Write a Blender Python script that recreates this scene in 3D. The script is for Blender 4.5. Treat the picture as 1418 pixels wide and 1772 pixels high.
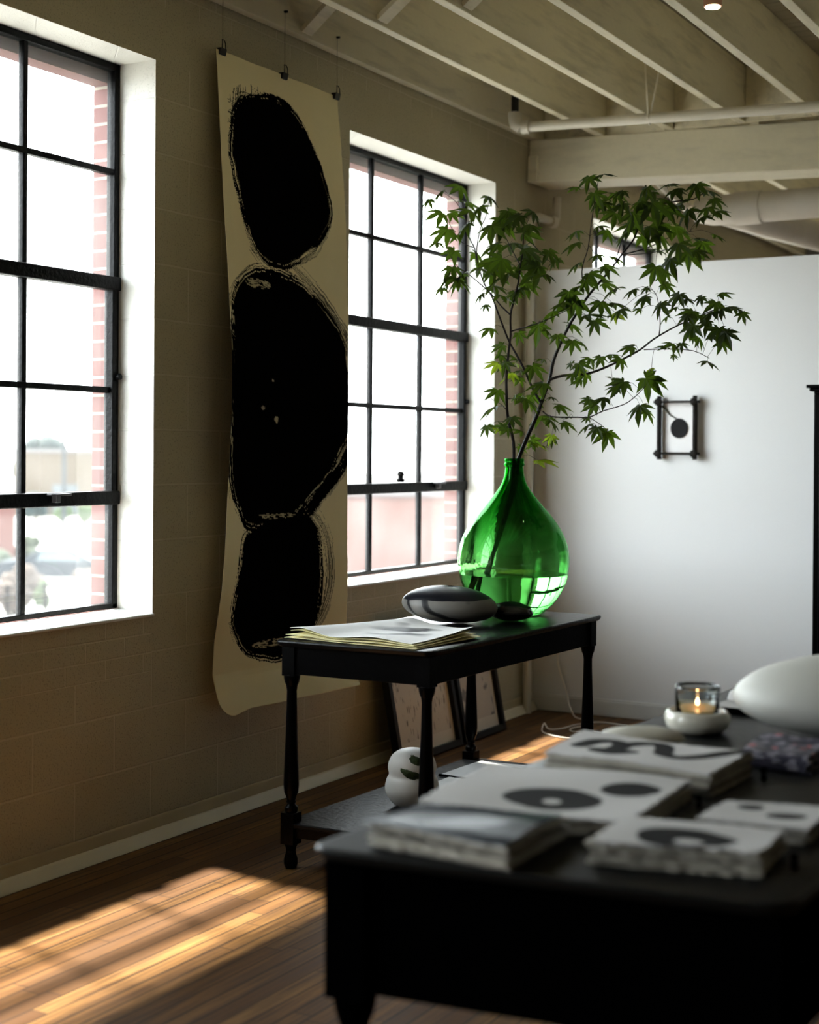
import bpy, math, random
import numpy as np
from mathutils import Vector, Matrix

for o in list(bpy.data.objects):
    bpy.data.objects.remove(o)
SC = bpy.context.scene
COL = SC.collection
random.seed(7)
RNG = np.random.RandomState(5)

# ------------------------------------------------------------------ camera
F_PX, YAW, PITCH, ROLL = 2587.08, 0.5156, -0.0051, 0.0070
CAM = Vector((3.519, 0.0, 1.430))
_f = Vector((-math.sin(YAW) * math.cos(PITCH), math.cos(YAW) * math.cos(PITCH), math.sin(PITCH)))
_r0 = Vector((math.cos(YAW), math.sin(YAW), 0))
_u0 = _r0.cross(_f)
_r = _r0 * math.cos(ROLL) + _u0 * math.sin(ROLL)
_u = _u0 * math.cos(ROLL) - _r0 * math.sin(ROLL)
cd = bpy.data.cameras.new('camera')
cam = bpy.data.objects.new('camera', cd)
COL.objects.link(cam)
m = Matrix.Identity(4)
for i in range(3):
    m[i][0], m[i][1], m[i][2], m[i][3] = _r[i], _u[i], -_f[i], CAM[i]
cam.matrix_world = m
cd.sensor_fit = 'HORIZONTAL'
cd.sensor_width = 24.0
cd.lens = F_PX / 1418 * 24.0
cd.shift_y = -90.36 / 1418
cd.clip_start, cd.clip_end = 0.05, 600
cd.dof.use_dof = True
cd.dof.focus_distance = 5.55
cd.dof.aperture_fstop = 1.75
SC.camera = cam


def at(px, py, depth):
    """world point seen at a photo pixel, at a distance along the view axis"""
    return CAM + (_f + _r * ((px - 709) / F_PX) - _u * ((py - 795.64) / F_PX)) * depth


# ------------------------------------------------------------------ light and exposure
SC.view_settings.view_transform = 'Standard'
SC.view_settings.look = 'None'
SC.view_settings.gamma = 1
SC.view_settings.exposure = 1.78
SC.cycles.use_denoising = True
SC.cycles.max_bounces = 14
SC.cycles.diffuse_bounces = 5
SC.cycles.glossy_bounces = 5
SC.cycles.transmission_bounces = 12
SC.cycles.transparent_max_bounces = 12
SC.cycles.sample_clamp_indirect = 5
SC.cycles.blur_glossy = 0.5
SC.cycles.caustics_reflective = False

SKY = 6.0
w = bpy.data.worlds.new('hazy_sky')
SC.world = w
w.use_nodes = True
nt = w.node_tree
nt.nodes.clear()
wo = nt.nodes.new('ShaderNodeOutputWorld')
bg = nt.nodes.new('ShaderNodeBackground')
tc = nt.nodes.new('ShaderNodeTexCoord')
sx = nt.nodes.new('ShaderNodeSeparateXYZ')
cr = nt.nodes.new('ShaderNodeValToRGB')
nt.links.new(tc.outputs['Generated'], sx.inputs[0])
nt.links.new(sx.outputs['Z'], cr.inputs[0])
cr.color_ramp.elements[0].position = 0.0
cr.color_ramp.elements[0].color = (0.80, 0.84, 0.88, 1)
cr.color_ramp.elements[1].position = 0.75
cr.color_ramp.elements[1].color = (0.19, 0.22, 0.25, 1)
e = cr.color_ramp.elements.new(0.28)
e.color = (0.86, 0.90, 0.94, 1)
nt.links.new(cr.outputs[0], bg.inputs[0])
bg.inputs[1].default_value = SKY
nt.links.new(bg.outputs[0], wo.inputs[0])

sd = bpy.data.lights.new('sun', 'SUN')
sd.energy = 12.0
sd.angle = math.radians(2.7)
sd.color = (1.0, 0.93, 0.82)
so = bpy.data.objects.new('sun', sd)
so.location = (-20, 5, 30)
so.rotation_euler = Vector((0.446, -0.10, -1.0)).to_track_quat('-Z', 'Y').to_euler()
COL.objects.link(so)

WIN_Y = [-2.78, 0.03, 2.843, 5.652, 8.46, 11.27]   # near jamb of each window in the left wall
WIN_W, WIN_Z0, WIN_Z1 = 1.461, 0.83, 2.86
for y in WIN_Y:
    ld = bpy.data.lights.new('window_portal', 'AREA')
    ld.shape = 'RECTANGLE'
    ld.size, ld.size_y = WIN_Z1 - WIN_Z0, WIN_W
    ld.cycles.is_portal = True
    lo = bpy.data.objects.new('window_portal', ld)
    lo.location = (-0.33, y + WIN_W / 2, (WIN_Z0 + WIN_Z1) / 2)
    lo.rotation_euler = (0, -math.pi / 2, 0)
    COL.objects.link(lo)


# ------------------------------------------------------------------ materials
def new_mat(name):
    mt = bpy.data.materials.new(name)
    mt.use_nodes = True
    t = mt.node_tree
    b = t.nodes['Principled BSDF']
    return mt, t, b


def N(t, kind, **kw):
    n = t.nodes.new(kind)
    for k, v in kw.items():
        setattr(n, k, v)
    return n


def mth(t, op, a, b=None, c=None):
    n = t.nodes.new('ShaderNodeMath')
    n.operation = op
    for i, v in enumerate((a, b, c)):
        if v is None:
            continue
        if isinstance(v, (int, float)):
            n.inputs[i].default_value = v
        else:
            t.links.new(v, n.inputs[i])
    return n.outputs[0]


def mixc(t, fac, a, b):
    n = t.nodes.new('ShaderNodeMix')
    n.data_type = 'RGBA'
    for s, v in ((n.inputs[0], fac), (n.inputs[6], a), (n.inputs[7], b)):
        if isinstance(v, (int, float)):
            s.default_value = v
        elif isinstance(v, tuple):
            s.default_value = v if len(v) == 4 else (*v, 1)
        else:
            t.links.new(v, s)
    return n.outputs[2]


def M(name, col, rough=0.5, var=0.15, scale=6, bump=0.0, bscale=60, metal=0.0, spec=0.5, coat=0.0, stretch=None):
    mt, t, b = new_mat(name)
    tcn = N(t, 'ShaderNodeTexCoord')
    vec = tcn.outputs['Object']
    if stretch:
        mp = N(t, 'ShaderNodeMapping')
        mp.inputs['Scale'].default_value = stretch
        t.links.new(vec, mp.inputs[0])
        vec = mp.outputs[0]
    nz = N(t, 'ShaderNodeTexNoise')
    nz.inputs['Scale'].default_value = scale
    nz.inputs['Detail'].default_value = 6
    t.links.new(vec, nz.inputs[0])
    c0 = tuple(max(0, x * (1 - var)) for x in col)
    c1 = tuple(min(1, x * (1 + var)) for x in col)
    t.links.new(mixc(t, nz.outputs[0], c0, c1), b.inputs['Base Color'])
    b.inputs['Roughness'].default_value = rough
    b.inputs['Metallic'].default_value = metal
    b.inputs['Specular IOR Level'].default_value = spec
    b.inputs['Coat Weight'].default_value = coat
    b.inputs['Coat Roughness'].default_value = 0.15
    if bump:
        n2 = N(t, 'ShaderNodeTexNoise')
        n2.inputs['Scale'].default_value = bscale
        n2.inputs['Detail'].default_value = 4
        t.links.new(vec, n2.inputs[0])
        bp = N(t, 'ShaderNodeBump')
        bp.inputs['Strength'].default_value = bump
        bp.inputs['Distance'].default_value = 0.01
        t.links.new(n2.outputs[0], bp.inputs['Height'])
        t.links.new(bp.outputs[0], b.inputs['Normal'])
    return mt


def block_wall_mat():
    """painted concrete block, brick courses under the sills and at the wall head"""
    mt, t, b = new_mat('painted_block')
    tcn = N(t, 'ShaderNodeTexCoord')
    s = N(t, 'ShaderNodeSeparateXYZ')
    geo = N(t, 'ShaderNodeNewGeometry')
    t.links.new(geo.outputs['Position'], s.inputs[0])
    X, Y, Z = s.outputs
    u = mth(t, 'ADD', X, Y)

    def bricks(bw, rh, off_u, off_v, mort):
        cb = N(t, 'ShaderNodeCombineXYZ')
        t.links.new(mth(t, 'ADD', u, off_u), cb.inputs[0])
        t.links.new(mth(t, 'ADD', Z, off_v), cb.inputs[1])
        br = N(t, 'ShaderNodeTexBrick')
        t.links.new(cb.outputs[0], br.inputs[0])
        br.inputs['Scale'].default_value = 1
        br.inputs['Brick Width'].default_value = bw
        br.inputs['Row Height'].default_value = rh
        br.inputs['Mortar Size'].default_value = mort
        br.inputs['Mortar Smooth'].default_value = 0.6
        br.inputs['Color1'].default_value = (0.40, 0.40, 0.40, 1)
        br.inputs['Color2'].default_value = (0.62, 0.62, 0.62, 1)
        br.inputs['Mortar'].default_value = (0.5, 0.5, 0.5, 1)
        return br
    big = bricks(0.4064, 0.2033, -4.505 + 0.4064 * 20, -0.083 + 0.2033 * 4, 0.005)
    small = bricks(0.205, 0.0695, 0.05 + 0.205 * 20, -0.83 + 0.0695 * 20, 0.004)
    fy = mth(t, 'FRACT', mth(t, 'DIVIDE', mth(t, 'ADD', Y, 2.78 + 2.81 * 4), 2.81))
    under = mth(t, 'MULTIPLY', mth(t, 'LESS_THAN', fy, 0.52), mth(t, 'MULTIPLY', mth(t, 'GREATER_THAN', Z, 0.62), mth(t, 'LESS_THAN', Z, 0.84)))
    head = mth(t, 'GREATER_THAN', Z, 3.065)
    zone = mth(t, 'MAXIMUM', under, head)
    lint = mth(t, 'MULTIPLY', mth(t, 'GREATER_THAN', Z, 2.862), mth(t, 'LESS_THAN', Z, 3.065))
    fac = mth(t, 'ADD', mth(t, 'MULTIPLY', big.outputs['Fac'], mth(t, 'SUBTRACT', 1.0, zone)), mth(t, 'MULTIPLY', small.outputs['Fac'], zone))
    fac = mth(t, 'MULTIPLY', fac, mth(t, 'SUBTRACT', 1.0, lint))
    tone = mixc(t, zone, big.outputs['Color'], small.outputs['Color'])
    # pores of the block, stronger on some blocks
    pz = N(t, 'ShaderNodeTexNoise')
    pz.inputs['Scale'].default_value = 150
    pz.inputs['Detail'].default_value = 3
    t.links.new(geo.outputs['Position'], pz.inputs[0])
    pr = N(t, 'ShaderNodeValToRGB')
    pr.color_ramp.elements[0].position = 0.34
    pr.color_ramp.elements[1].position = 0.44
    t.links.new(pz.outputs[0], pr.inputs[0])
    lz = N(t, 'ShaderNodeTexNoise')
    lz.inputs['Scale'].default_value = 2.2
    lz.inputs['Detail'].default_value = 5
    t.links.new(geo.outputs['Position'], lz.inputs[0])
    base = mixc(t, lz.outputs[0], (0.37, 0.325, 0.20), (0.54, 0.485, 0.325))
    bw_ = N(t, 'ShaderNodeRGBToBW')
    t.links.new(tone, bw_.inputs[0])
    base = mixc(t, mth(t, 'MULTIPLY', mth(t, 'SUBTRACT', bw_.outputs[0], 0.40), 1.3), base, (0.54, 0.48, 0.33))
    base = mixc(t, mth(t, 'MULTIPLY', mth(t, 'SUBTRACT', 1.0, pr.outputs[0]), 0.55), base, (0.22, 0.19, 0.13))
    base = mixc(t, mth(t, 'MULTIPLY', fac, 0.5), base, (0.66, 0.60, 0.45))
    # jambs and sills are mixed whiter: they face along Y or up
    sn = N(t, 'ShaderNodeSeparateXYZ')
    t.links.new(geo.outputs['True Normal'], sn.inputs[0])
    rev = mth(t, 'LESS_THAN', mth(t, 'ABSOLUTE', sn.outputs[0]), 0.5)
    base = mixc(t, mth(t, 'MULTIPLY', rev, 0.85), base, (0.80, 0.80, 0.78))
    t.links.new(base, b.inputs['Base Color'])
    b.inputs['Roughness'].default_value = 0.55
    mz = N(t, 'ShaderNodeTexNoise')
    mz.inputs['Scale'].default_value = 22
    mz.inputs['Detail'].default_value = 6
    t.links.new(geo.outputs['Position'], mz.inputs[0])
    hgt = mth(t, 'ADD', mth(t, 'MULTIPLY', fac, -0.6), mth(t, 'MULTIPLY', pr.outputs[0], 0.25))
    hgt = mth(t, 'ADD', hgt, mth(t, 'MULTIPLY', mz.outputs[0], 0.5))
    bp = N(t, 'ShaderNodeBump')
    bp.inputs['Strength'].default_value = 0.55
    bp.inputs['Distance'].default_value = 0.006
    t.links.new(hgt, bp.inputs['Height'])
    t.links.new(bp.outputs[0], b.inputs['Normal'])
    return mt


def red_brick_mat():
    mt, t, b = new_mat('red_brick')
    s = N(t, 'ShaderNodeSeparateXYZ')
    geo = N(t, 'ShaderNodeNewGeometry')
    t.links.new(geo.outputs['Position'], s.inputs[0])
    cb = N(t, 'ShaderNodeCombineXYZ')
    t.links.new(mth(t, 'ADD', s.outputs[0], 0.30 + 0.205 * 4), cb.inputs[0])
    t.links.new(mth(t, 'ADD', s.outputs[2], 5.0), cb.inputs[1])
    br = N(t, 'ShaderNodeTexBrick')
    t.links.new(cb.outputs[0], br.inputs[0])
    br.inputs['Scale'].default_value = 1
    br.offset = 0.0
    br.inputs['Brick Width'].default_value = 0.205
    br.inputs['Row Height'].default_value = 0.0677
    br.inputs['Mortar Size'].default_value = 0.006
    br.inputs['Color1'].default_value = (0.13, 0.034, 0.026, 1)
    br.inputs['Color2'].default_value = (0.095, 0.024, 0.020, 1)
    br.inputs['Mortar'].default_value = (0.26, 0.22, 0.17, 1)
    t.links.new(br.outputs[0], b.inputs['Base Color'])
    b.inputs['Roughness'].default_value = 0.85
    return mt


def floor_mat():
    mt, t, b = new_mat('strip_hardwood')
    geo = N(t, 'ShaderNodeNewGeometry')
    s = N(t, 'ShaderNodeSeparateXYZ')
    t.links.new(geo.outputs['Position'], s.inputs[0])
    X, Y, Z = s.outputs
    xs = mth(t, 'DIVIDE', mth(t, 'ADD', X, 2.0), 0.0585)
    ix = mth(t, 'FLOOR', xs)
    fx = mth(t, 'FRACT', xs)
    wn = N(t, 'ShaderNodeTexWhiteNoise')
    wn.noise_dimensions = '1D'
    t.links.new(ix, wn.inputs['W'])
    ys = mth(t, 'DIVIDE', mth(t, 'ADD', mth(t, 'ADD', Y, 20), mth(t, 'MULTIPLY', wn.outputs[0], 5)), 0.95)
    iy = mth(t, 'FLOOR', ys)
    fyy = mth(t, 'FRACT', ys)
    cb = N(t, 'ShaderNodeCombineXYZ')
    t.links.new(ix, cb.inputs[0])
    t.links.new(iy, cb.inputs[1])
    wn2 = N(t, 'ShaderNodeTexWhiteNoise')
    wn2.noise_dimensions = '2D'
    t.links.new(cb.outputs[0], wn2.inputs['Vector'])
    ramp = N(t, 'ShaderNodeValToRGB')
    els = ramp.color_ramp.elements
    els[0].position = 0
    els[0].color = (0.085, 0.034, 0.011, 1)
    els[1].position = 1
    els[1].color = (0.52, 0.27, 0.085, 1)
    for p_, c_ in ((0.25, (0.27, 0.122, 0.034, 1)), (0.65, (0.42, 0.205, 0.062, 1))):
        e_ = els.new(p_)
        e_.color = c_
    t.links.new(wn2.outputs[0], ramp.inputs[0])
    mp = N(t, 'ShaderNodeMapping')
    mp.inputs['Scale'].default_value = (55, 2.2, 1)
    t.links.new(geo.outputs['Position'], mp.inputs[0])
    gr = N(t, 'ShaderNodeTexNoise')
    gr.inputs['Scale'].default_value = 1.0
    gr.inputs['Detail'].default_value = 8
    gr.inputs['Roughness'].default_value = 0.65
    t.links.new(mp.outputs[0], gr.inputs[0])
    c1 = mixc(t, mth(t, 'MULTIPLY', mth(t, 'SUBTRACT', gr.outputs[0], 0.35), 1.5), (0.07, 0.032, 0.012), ramp.outputs[0])
    mp2 = N(t, 'ShaderNodeMapping')
    mp2.inputs['Scale'].default_value = (3.5, 0.9, 1)
    t.links.new(geo.outputs['Position'], mp2.inputs[0])
    wear = N(t, 'ShaderNodeTexNoise')
    wear.inputs['Scale'].default_value = 1.4
    wear.inputs['Detail'].default_value = 7
    t.links.new(mp2.outputs[0], wear.inputs[0])
    wr = N(t, 'ShaderNodeValToRGB')
    wr.color_ramp.elements[0].position = 0.42
    wr.color_ramp.elements[1].position = 0.62
    t.links.new(wear.outputs[0], wr.inputs[0])
    c2 = mixc(t, mth(t, 'MULTIPLY', wr.outputs[0], 0.45), c1, (0.09, 0.05, 0.03))
    # gaps between the strips and at their ends
    d = mth(t, 'MINIMUM', fx, mth(t, 'SUBTRACT', 1.0, fx))
    gapw = mth(t, 'MULTIPLY', wn.outputs[0], 0.075)
    gap = mth(t, 'LESS_THAN', d, mth(t, 'ADD', 0.018, gapw))
    de = mth(t, 'MINIMUM', fyy, mth(t, 'SUBTRACT', 1.0, fyy))
    gap2 = mth(t, 'LESS_THAN', de, 0.0022)
    g = mth(t, 'MAXIMUM', gap, gap2)
    c3 = mixc(t, mth(t, 'MULTIPLY', g, 0.85), c2, (0.02, 0.012, 0.008))
    t.links.new(c3, b.inputs['Base Color'])
    t.links.new(mth(t, 'ADD', 0.40, mth(t, 'MULTIPLY', gr.outputs[0], 0.25)), b.inputs['Roughness'])
    b.inputs['Specular IOR Level'].default_value = 0.12
    bp = N(t, 'ShaderNodeBump')
    bp.inputs['Strength'].default_value = 0.4
    bp.inputs['Distance'].default_value = 0.003
    t.links.new(mth(t, 'SUBTRACT', mth(t, 'MULTIPLY', gr.outputs[0], 0.3), g), bp.inputs['Height'])
    t.links.new(bp.outputs[0], b.inputs['Normal'])
    return mt


def old_paint_mat(name, col, crack=0.5, axis=(1, 1, 1)):
    """painted timber with worn, slightly dirty patches and drag marks"""
    mt, t, b = new_mat(name)
    geo = N(t, 'ShaderNodeNewGeometry')
    mp = N(t, 'ShaderNodeMapping')
    mp.inputs['Scale'].default_value = axis
    t.links.new(geo.outputs['Position'], mp.inputs[0])
    n1 = N(t, 'ShaderNodeTexNoise')
    n1.inputs['Scale'].default_value = 3
    n1.inputs['Detail'].default_value = 8
    n1.inputs['Roughness'].default_value = 0.6
    t.links.new(mp.outputs[0], n1.inputs[0])
    r = N(t, 'ShaderNodeValToRGB')
    r.color_ramp.elements[0].position = 0.50
    r.color_ramp.elements[1].position = 0.72
    t.links.new(n1.outputs[0], r.inputs[0])
    n2 = N(t, 'ShaderNodeTexNoise')
    n2.inputs['Scale'].default_value = 40
    n2.inputs['Detail'].default_value = 5
    t.links.new(geo.outputs['Position'], n2.inputs[0])
    dark = tuple(c * 0.55 for c in col)
    c = mixc(t, mth(t, 'MULTIPLY', r.outputs[0], crack), col, dark)
    c = mixc(t, mth(t, 'MULTIPLY', mth(t, 'SUBTRACT', n2.outputs[0], 0.3), 0.5), c, tuple(x * 0.8 for x in col))
    t.links.new(c, b.inputs['Base Color'])
    b.inputs['Roughness'].default_value = 0.6
    bp = N(t, 'ShaderNodeBump')
    bp.inputs['Strength'].default_value = 0.3
    bp.inputs['Distance'].default_value = 0.004
    t.links.new(n2.outputs[0], bp.inputs['Height'])
    t.links.new(bp.outputs[0], b.inputs['Normal'])
    return mt


def ink_mat(name, paper, ink, rough=0.75, ink_rough=0.45, var=0.05):
    mt, t, b = new_mat(name)
    at_ = N(t, 'ShaderNodeAttribute')
    at_.attribute_name = 'ink'
    nz = N(t, 'ShaderNodeTexNoise')
    nz.inputs['Scale'].default_value = 9
    nz.inputs['Detail'].default_value = 6
    tcn = N(t, 'ShaderNodeTexCoord')
    t.links.new(tcn.outputs['Object'], nz.inputs[0])
    pc = mixc(t, nz.outputs[0], tuple(c * (1 - var) for c in paper), tuple(min(1, c * (1 + var)) for c in paper))
    b.inputs['Specular IOR Level'].default_value = 0.3
    ic = mixc(t, nz.outputs[0], tuple(c * 0.6 for c in ink), tuple(c * 1.5 for c in ink))
    t.links.new(mixc(t, at_.outputs['Fac'], pc, ic), b.inputs['Base Color'])
    t.links.new(mth(t, 'ADD', rough, mth(t, 'MULTIPLY', at_.outputs['Fac'], ink_rough - rough)), b.inputs['Roughness'])
    t.links.new(mth(t, 'MULTIPLY', mth(t, 'SUBTRACT', 1.0, at_.outputs['Fac']), 0.3), b.inputs['Specular IOR Level'])
    return mt


def pane_mat():
    mt, t, b = new_mat('dusty_window_glass')
    t.nodes.remove(b)
    out = t.nodes['Material Output']
    tr = N(t, 'ShaderNodeBsdfTransparent')
    tr.inputs[0].default_value = (0.96, 0.98, 0.97, 1)
    gl = N(t, 'ShaderNodeBsdfGlossy')
    gl.inputs['Roughness'].default_value = 0.02
    g0 = N(t, 'ShaderNodeNewGeometry')
    dt = N(t, 'ShaderNodeVectorMath', operation='DOT_PRODUCT')
    t.links.new(g0.outputs['Normal'], dt.inputs[0])
    t.links.new(g0.outputs['Incoming'], dt.inputs[1])
    cosi = mth(t, 'ABSOLUTE', dt.outputs['Value'])
    fr = mth(t, 'ADD', 0.04, mth(t, 'MULTIPLY', 0.9, mth(t, 'POWER', mth(t, 'SUBTRACT', 1.0, cosi), 5.0)))
    m1 = N(t, 'ShaderNodeMixShader')
    t.links.new(fr, m1.inputs[0])
    t.links.new(tr.outputs[0], m1.inputs[1])
    t.links.new(gl.outputs[0], m1.inputs[2])
    tl = N(t, 'ShaderNodeBsdfTranslucent')
    tl.inputs[0].default_value = (0.9, 0.93, 0.95, 1)
    geo = N(t, 'ShaderNodeNewGeometry')
    nz = N(t, 'ShaderNodeTexNoise')
    nz.inputs['Scale'].default_value = 3.5
    nz.inputs['Detail'].default_value = 6
    t.links.new(geo.outputs['Position'], nz.inputs[0])
    m2 = N(t, 'ShaderNodeMixShader')
    t.links.new(mth(t, 'MULTIPLY', nz.outputs[0], 0.035), m2.inputs[0])
    t.links.new(m1.outputs[0], m2.inputs[1])
    t.links.new(tl.outputs[0], m2.inputs[2])
    t.links.new(m2.outputs[0], out.inputs[0])
    return mt


def glass_mat(name, col, ior=1.5, rough=0.0, bump=0.0):
    mt, t, b = new_mat(name)
    t.nodes.remove(b)
    out = t.nodes['Material Output']
    g = N(t, 'ShaderNodeBsdfGlass')
    g.inputs['Color'].default_value = (*col, 1)
    g.inputs['IOR'].default_value = ior
    g.inputs['Roughness'].default_value = rough
    if bump:
        geo = N(t, 'ShaderNodeNewGeometry')
        nz = N(t, 'ShaderNodeTexNoise')
        nz.inputs['Scale'].default_value = 14
        nz.inputs['Detail'].default_value = 3
        t.links.new(geo.outputs['Position'], nz.inputs[0])
        bp = N(t, 'ShaderNodeBump')
        bp.inputs['Strength'].default_value = bump
        bp.inputs['Distance'].default_value = 0.01
        t.links.new(nz.outputs[0], bp.inputs['Height'])
        t.links.new(bp.outputs[0], g.inputs['Normal'])
    t.links.new(g.outputs[0], out.inputs[0])
    return mt


def leaf_mat(name, col, tcol):
    mt, t, b = new_mat(name)
    out = t.nodes['Material Output']
    nz = N(t, 'ShaderNodeTexNoise')
    nz.inputs['Scale'].default_value = 7
    geo = N(t, 'ShaderNodeNewGeometry')
    t.links.new(geo.outputs['Position'], nz.inputs[0])
    rr = N(t, 'ShaderNodeMapRange')
    rr.inputs[1].default_value = 0.3
    rr.inputs[2].default_value = 0.7
    t.links.new(nz.outputs[0], rr.inputs[0])
    t.links.new(mixc(t, rr.outputs[0], tuple(c * 0.7 for c in col), tuple(c * 1.3 for c in col)), b.inputs['Base Color'])
    b.inputs['Roughness'].default_value = 0.5
    b.inputs['Specular IOR Level'].default_value = 0.3
    tl = N(t, 'ShaderNodeBsdfTranslucent')
    t.links.new(mixc(t, rr.outputs[0], tuple(c * 0.7 for c in tcol), tuple(c * 1.3 for c in tcol)), tl.inputs[0])
    m_ = N(t, 'ShaderNodeMixShader')
    m_.inputs[0].default_value = 0.5
    t.links.new(b.outputs[0], m_.inputs[1])
    t.links.new(tl.outputs[0], m_.inputs[2])
    t.links.new(m_.outputs[0], out.inputs[0])
    return mt


def emit_mat(name, col, strength):
    mt, t, b = new_mat(name)
    b.inputs['Base Color'].default_value = (*col, 1)
    b.inputs['Emission Color'].default_value = (*col, 1)
    b.inputs['Emission Strength'].default_value = strength
    return mt


WALL = block_wall_mat()
BRICK = red_brick_mat()
FLOOR = floor_mat()
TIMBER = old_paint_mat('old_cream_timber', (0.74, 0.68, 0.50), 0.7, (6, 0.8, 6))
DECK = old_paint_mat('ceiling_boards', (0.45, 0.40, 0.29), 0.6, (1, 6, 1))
BEAMP = old_paint_mat('beam_paint', (0.78, 0.73, 0.56), 0.45, (0.9, 4, 4))
PARTW = M('white_partition_paint', (0.80, 0.81, 0.82), 0.6, 0.015, 2, 0.05, 90)
TRIMW = M('trim_paint', (0.74, 0.74, 0.72), 0.4, 0.04, 4, 0.05, 30)
PLAIN = M('plaster', (0.12, 0.11, 0.09), 0.8, 0.05, 2)
STEEL = M('black_sash_steel', (0.0007, 0.0008, 0.0013), 0.42, 0.4, 30, 0.3, 60, spec=0.10)
LATCHM = M('worn_latch_metal', (0.10, 0.10, 0.11), 0.35, 0.4, 40, metal=0.6)
BLACKP = M('black_table_paint', (0.0012, 0.0012, 0.0014), 0.28, 0.4, 12, 0.08, 50, spec=0.07)
BLACKT = M('worn_black_top', (0.002, 0.0021, 0.0024), 0.30, 0.6, 14, 0.15, 40, spec=0.2)
BLACKW = M('black_wood', (0.0022, 0.002, 0.002), 0.5, 0.4, 20, spec=0.2)
TWIGW = M('dark_twig_wood', (0.008, 0.006, 0.0045), 0.6, 0.4, 60, 0.3, 90, spec=0.15)
PVC = M('white_pvc', (0.62, 0.56, 0.47), 0.4, 0.12, 8)
PIPEP = M('painted_pipe', (0.66, 0.62, 0.52), 0.35, 0.06, 10)
CABLE = M('white_cable', (0.80, 0.74, 0.66), 0.5, 0.03)
PANE = pane_mat()
BARK = M('maple_bark', (0.010, 0.006, 0.0055), 0.6, 0.4, 50, 0.2, 120, spec=0.25)
LEAF = leaf_mat('maple_leaf', (0.018, 0.030, 0.005), (0.055, 0.100, 0.006))
LEAFY = leaf_mat('young_maple_leaf', (0.10, 0.16, 0.012), (0.30, 0.42, 0.02))
GREEN = glass_mat('green_bottle_glass', (0.5, 0.8, 0.5), 1.5, 0.0, 0.10)
t_ = GREEN.node_tree
g_ = [q for q in t_.nodes if q.type == 'BSDF_GLASS'][0]
geo_ = N(t_, 'ShaderNodeNewGeometry')
sp_ = N(t_, 'ShaderNodeSeparateXYZ')
t_.links.new(geo_.outputs['Position'], sp_.inputs[0])
mr_ = N(t_, 'ShaderNodeMapRange')      # the blown glass gets thicker and deeper green towards the neck
mr_.inputs[1].default_value, mr_.inputs[2].default_value = 0.98, 1.27
t_.links.new(sp_.outputs[2], mr_.inputs[0])
t_.links.new(mixc(t_, mr_.outputs[0], (0.62, 0.86, 0.61), (0.12, 0.48, 0.14)), g_.inputs['Color'])
tl_ = N(t_, 'ShaderNodeBsdfTranslucent')
tl_.inputs[0].default_value = (0.35, 0.75, 0.35, 1)
nz_ = N(t_, 'ShaderNodeTexNoise')
nz_.inputs['Scale'].default_value = 5
nz_.inputs['Detail'].default_value = 8
t_.links.new(geo_.outputs['Position'], nz_.inputs[0])
mr2 = N(t_, 'ShaderNodeMapRange')
mr2.inputs[1].default_value, mr2.inputs[2].default_value = 0.45, 0.75
mr2.inputs[4].default_value = 0.16
t_.links.new(nz_.outputs[0], mr2.inputs[0])
mx_ = N(t_, 'ShaderNodeMixShader')
t_.links.new(mr2.outputs[0], mx_.inputs[0])
t_.links.new(g_.outputs[0], mx_.inputs[1])
t_.links.new(tl_.outputs[0], mx_.inputs[2])
t_.links.new(mx_.outputs[0], t_.nodes['Material Output'].inputs[0])
WATER = glass_mat('water', (0.86, 1.0, 0.86), 1.33)
CLEAR = glass_mat('clear_glass', (0.95, 0.97, 0.97), 1.45)
DARKMETAL = M('dark_clip', (0.015, 0.014, 0.013), 0.35, 0.3, 30, metal=0.5)


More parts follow.
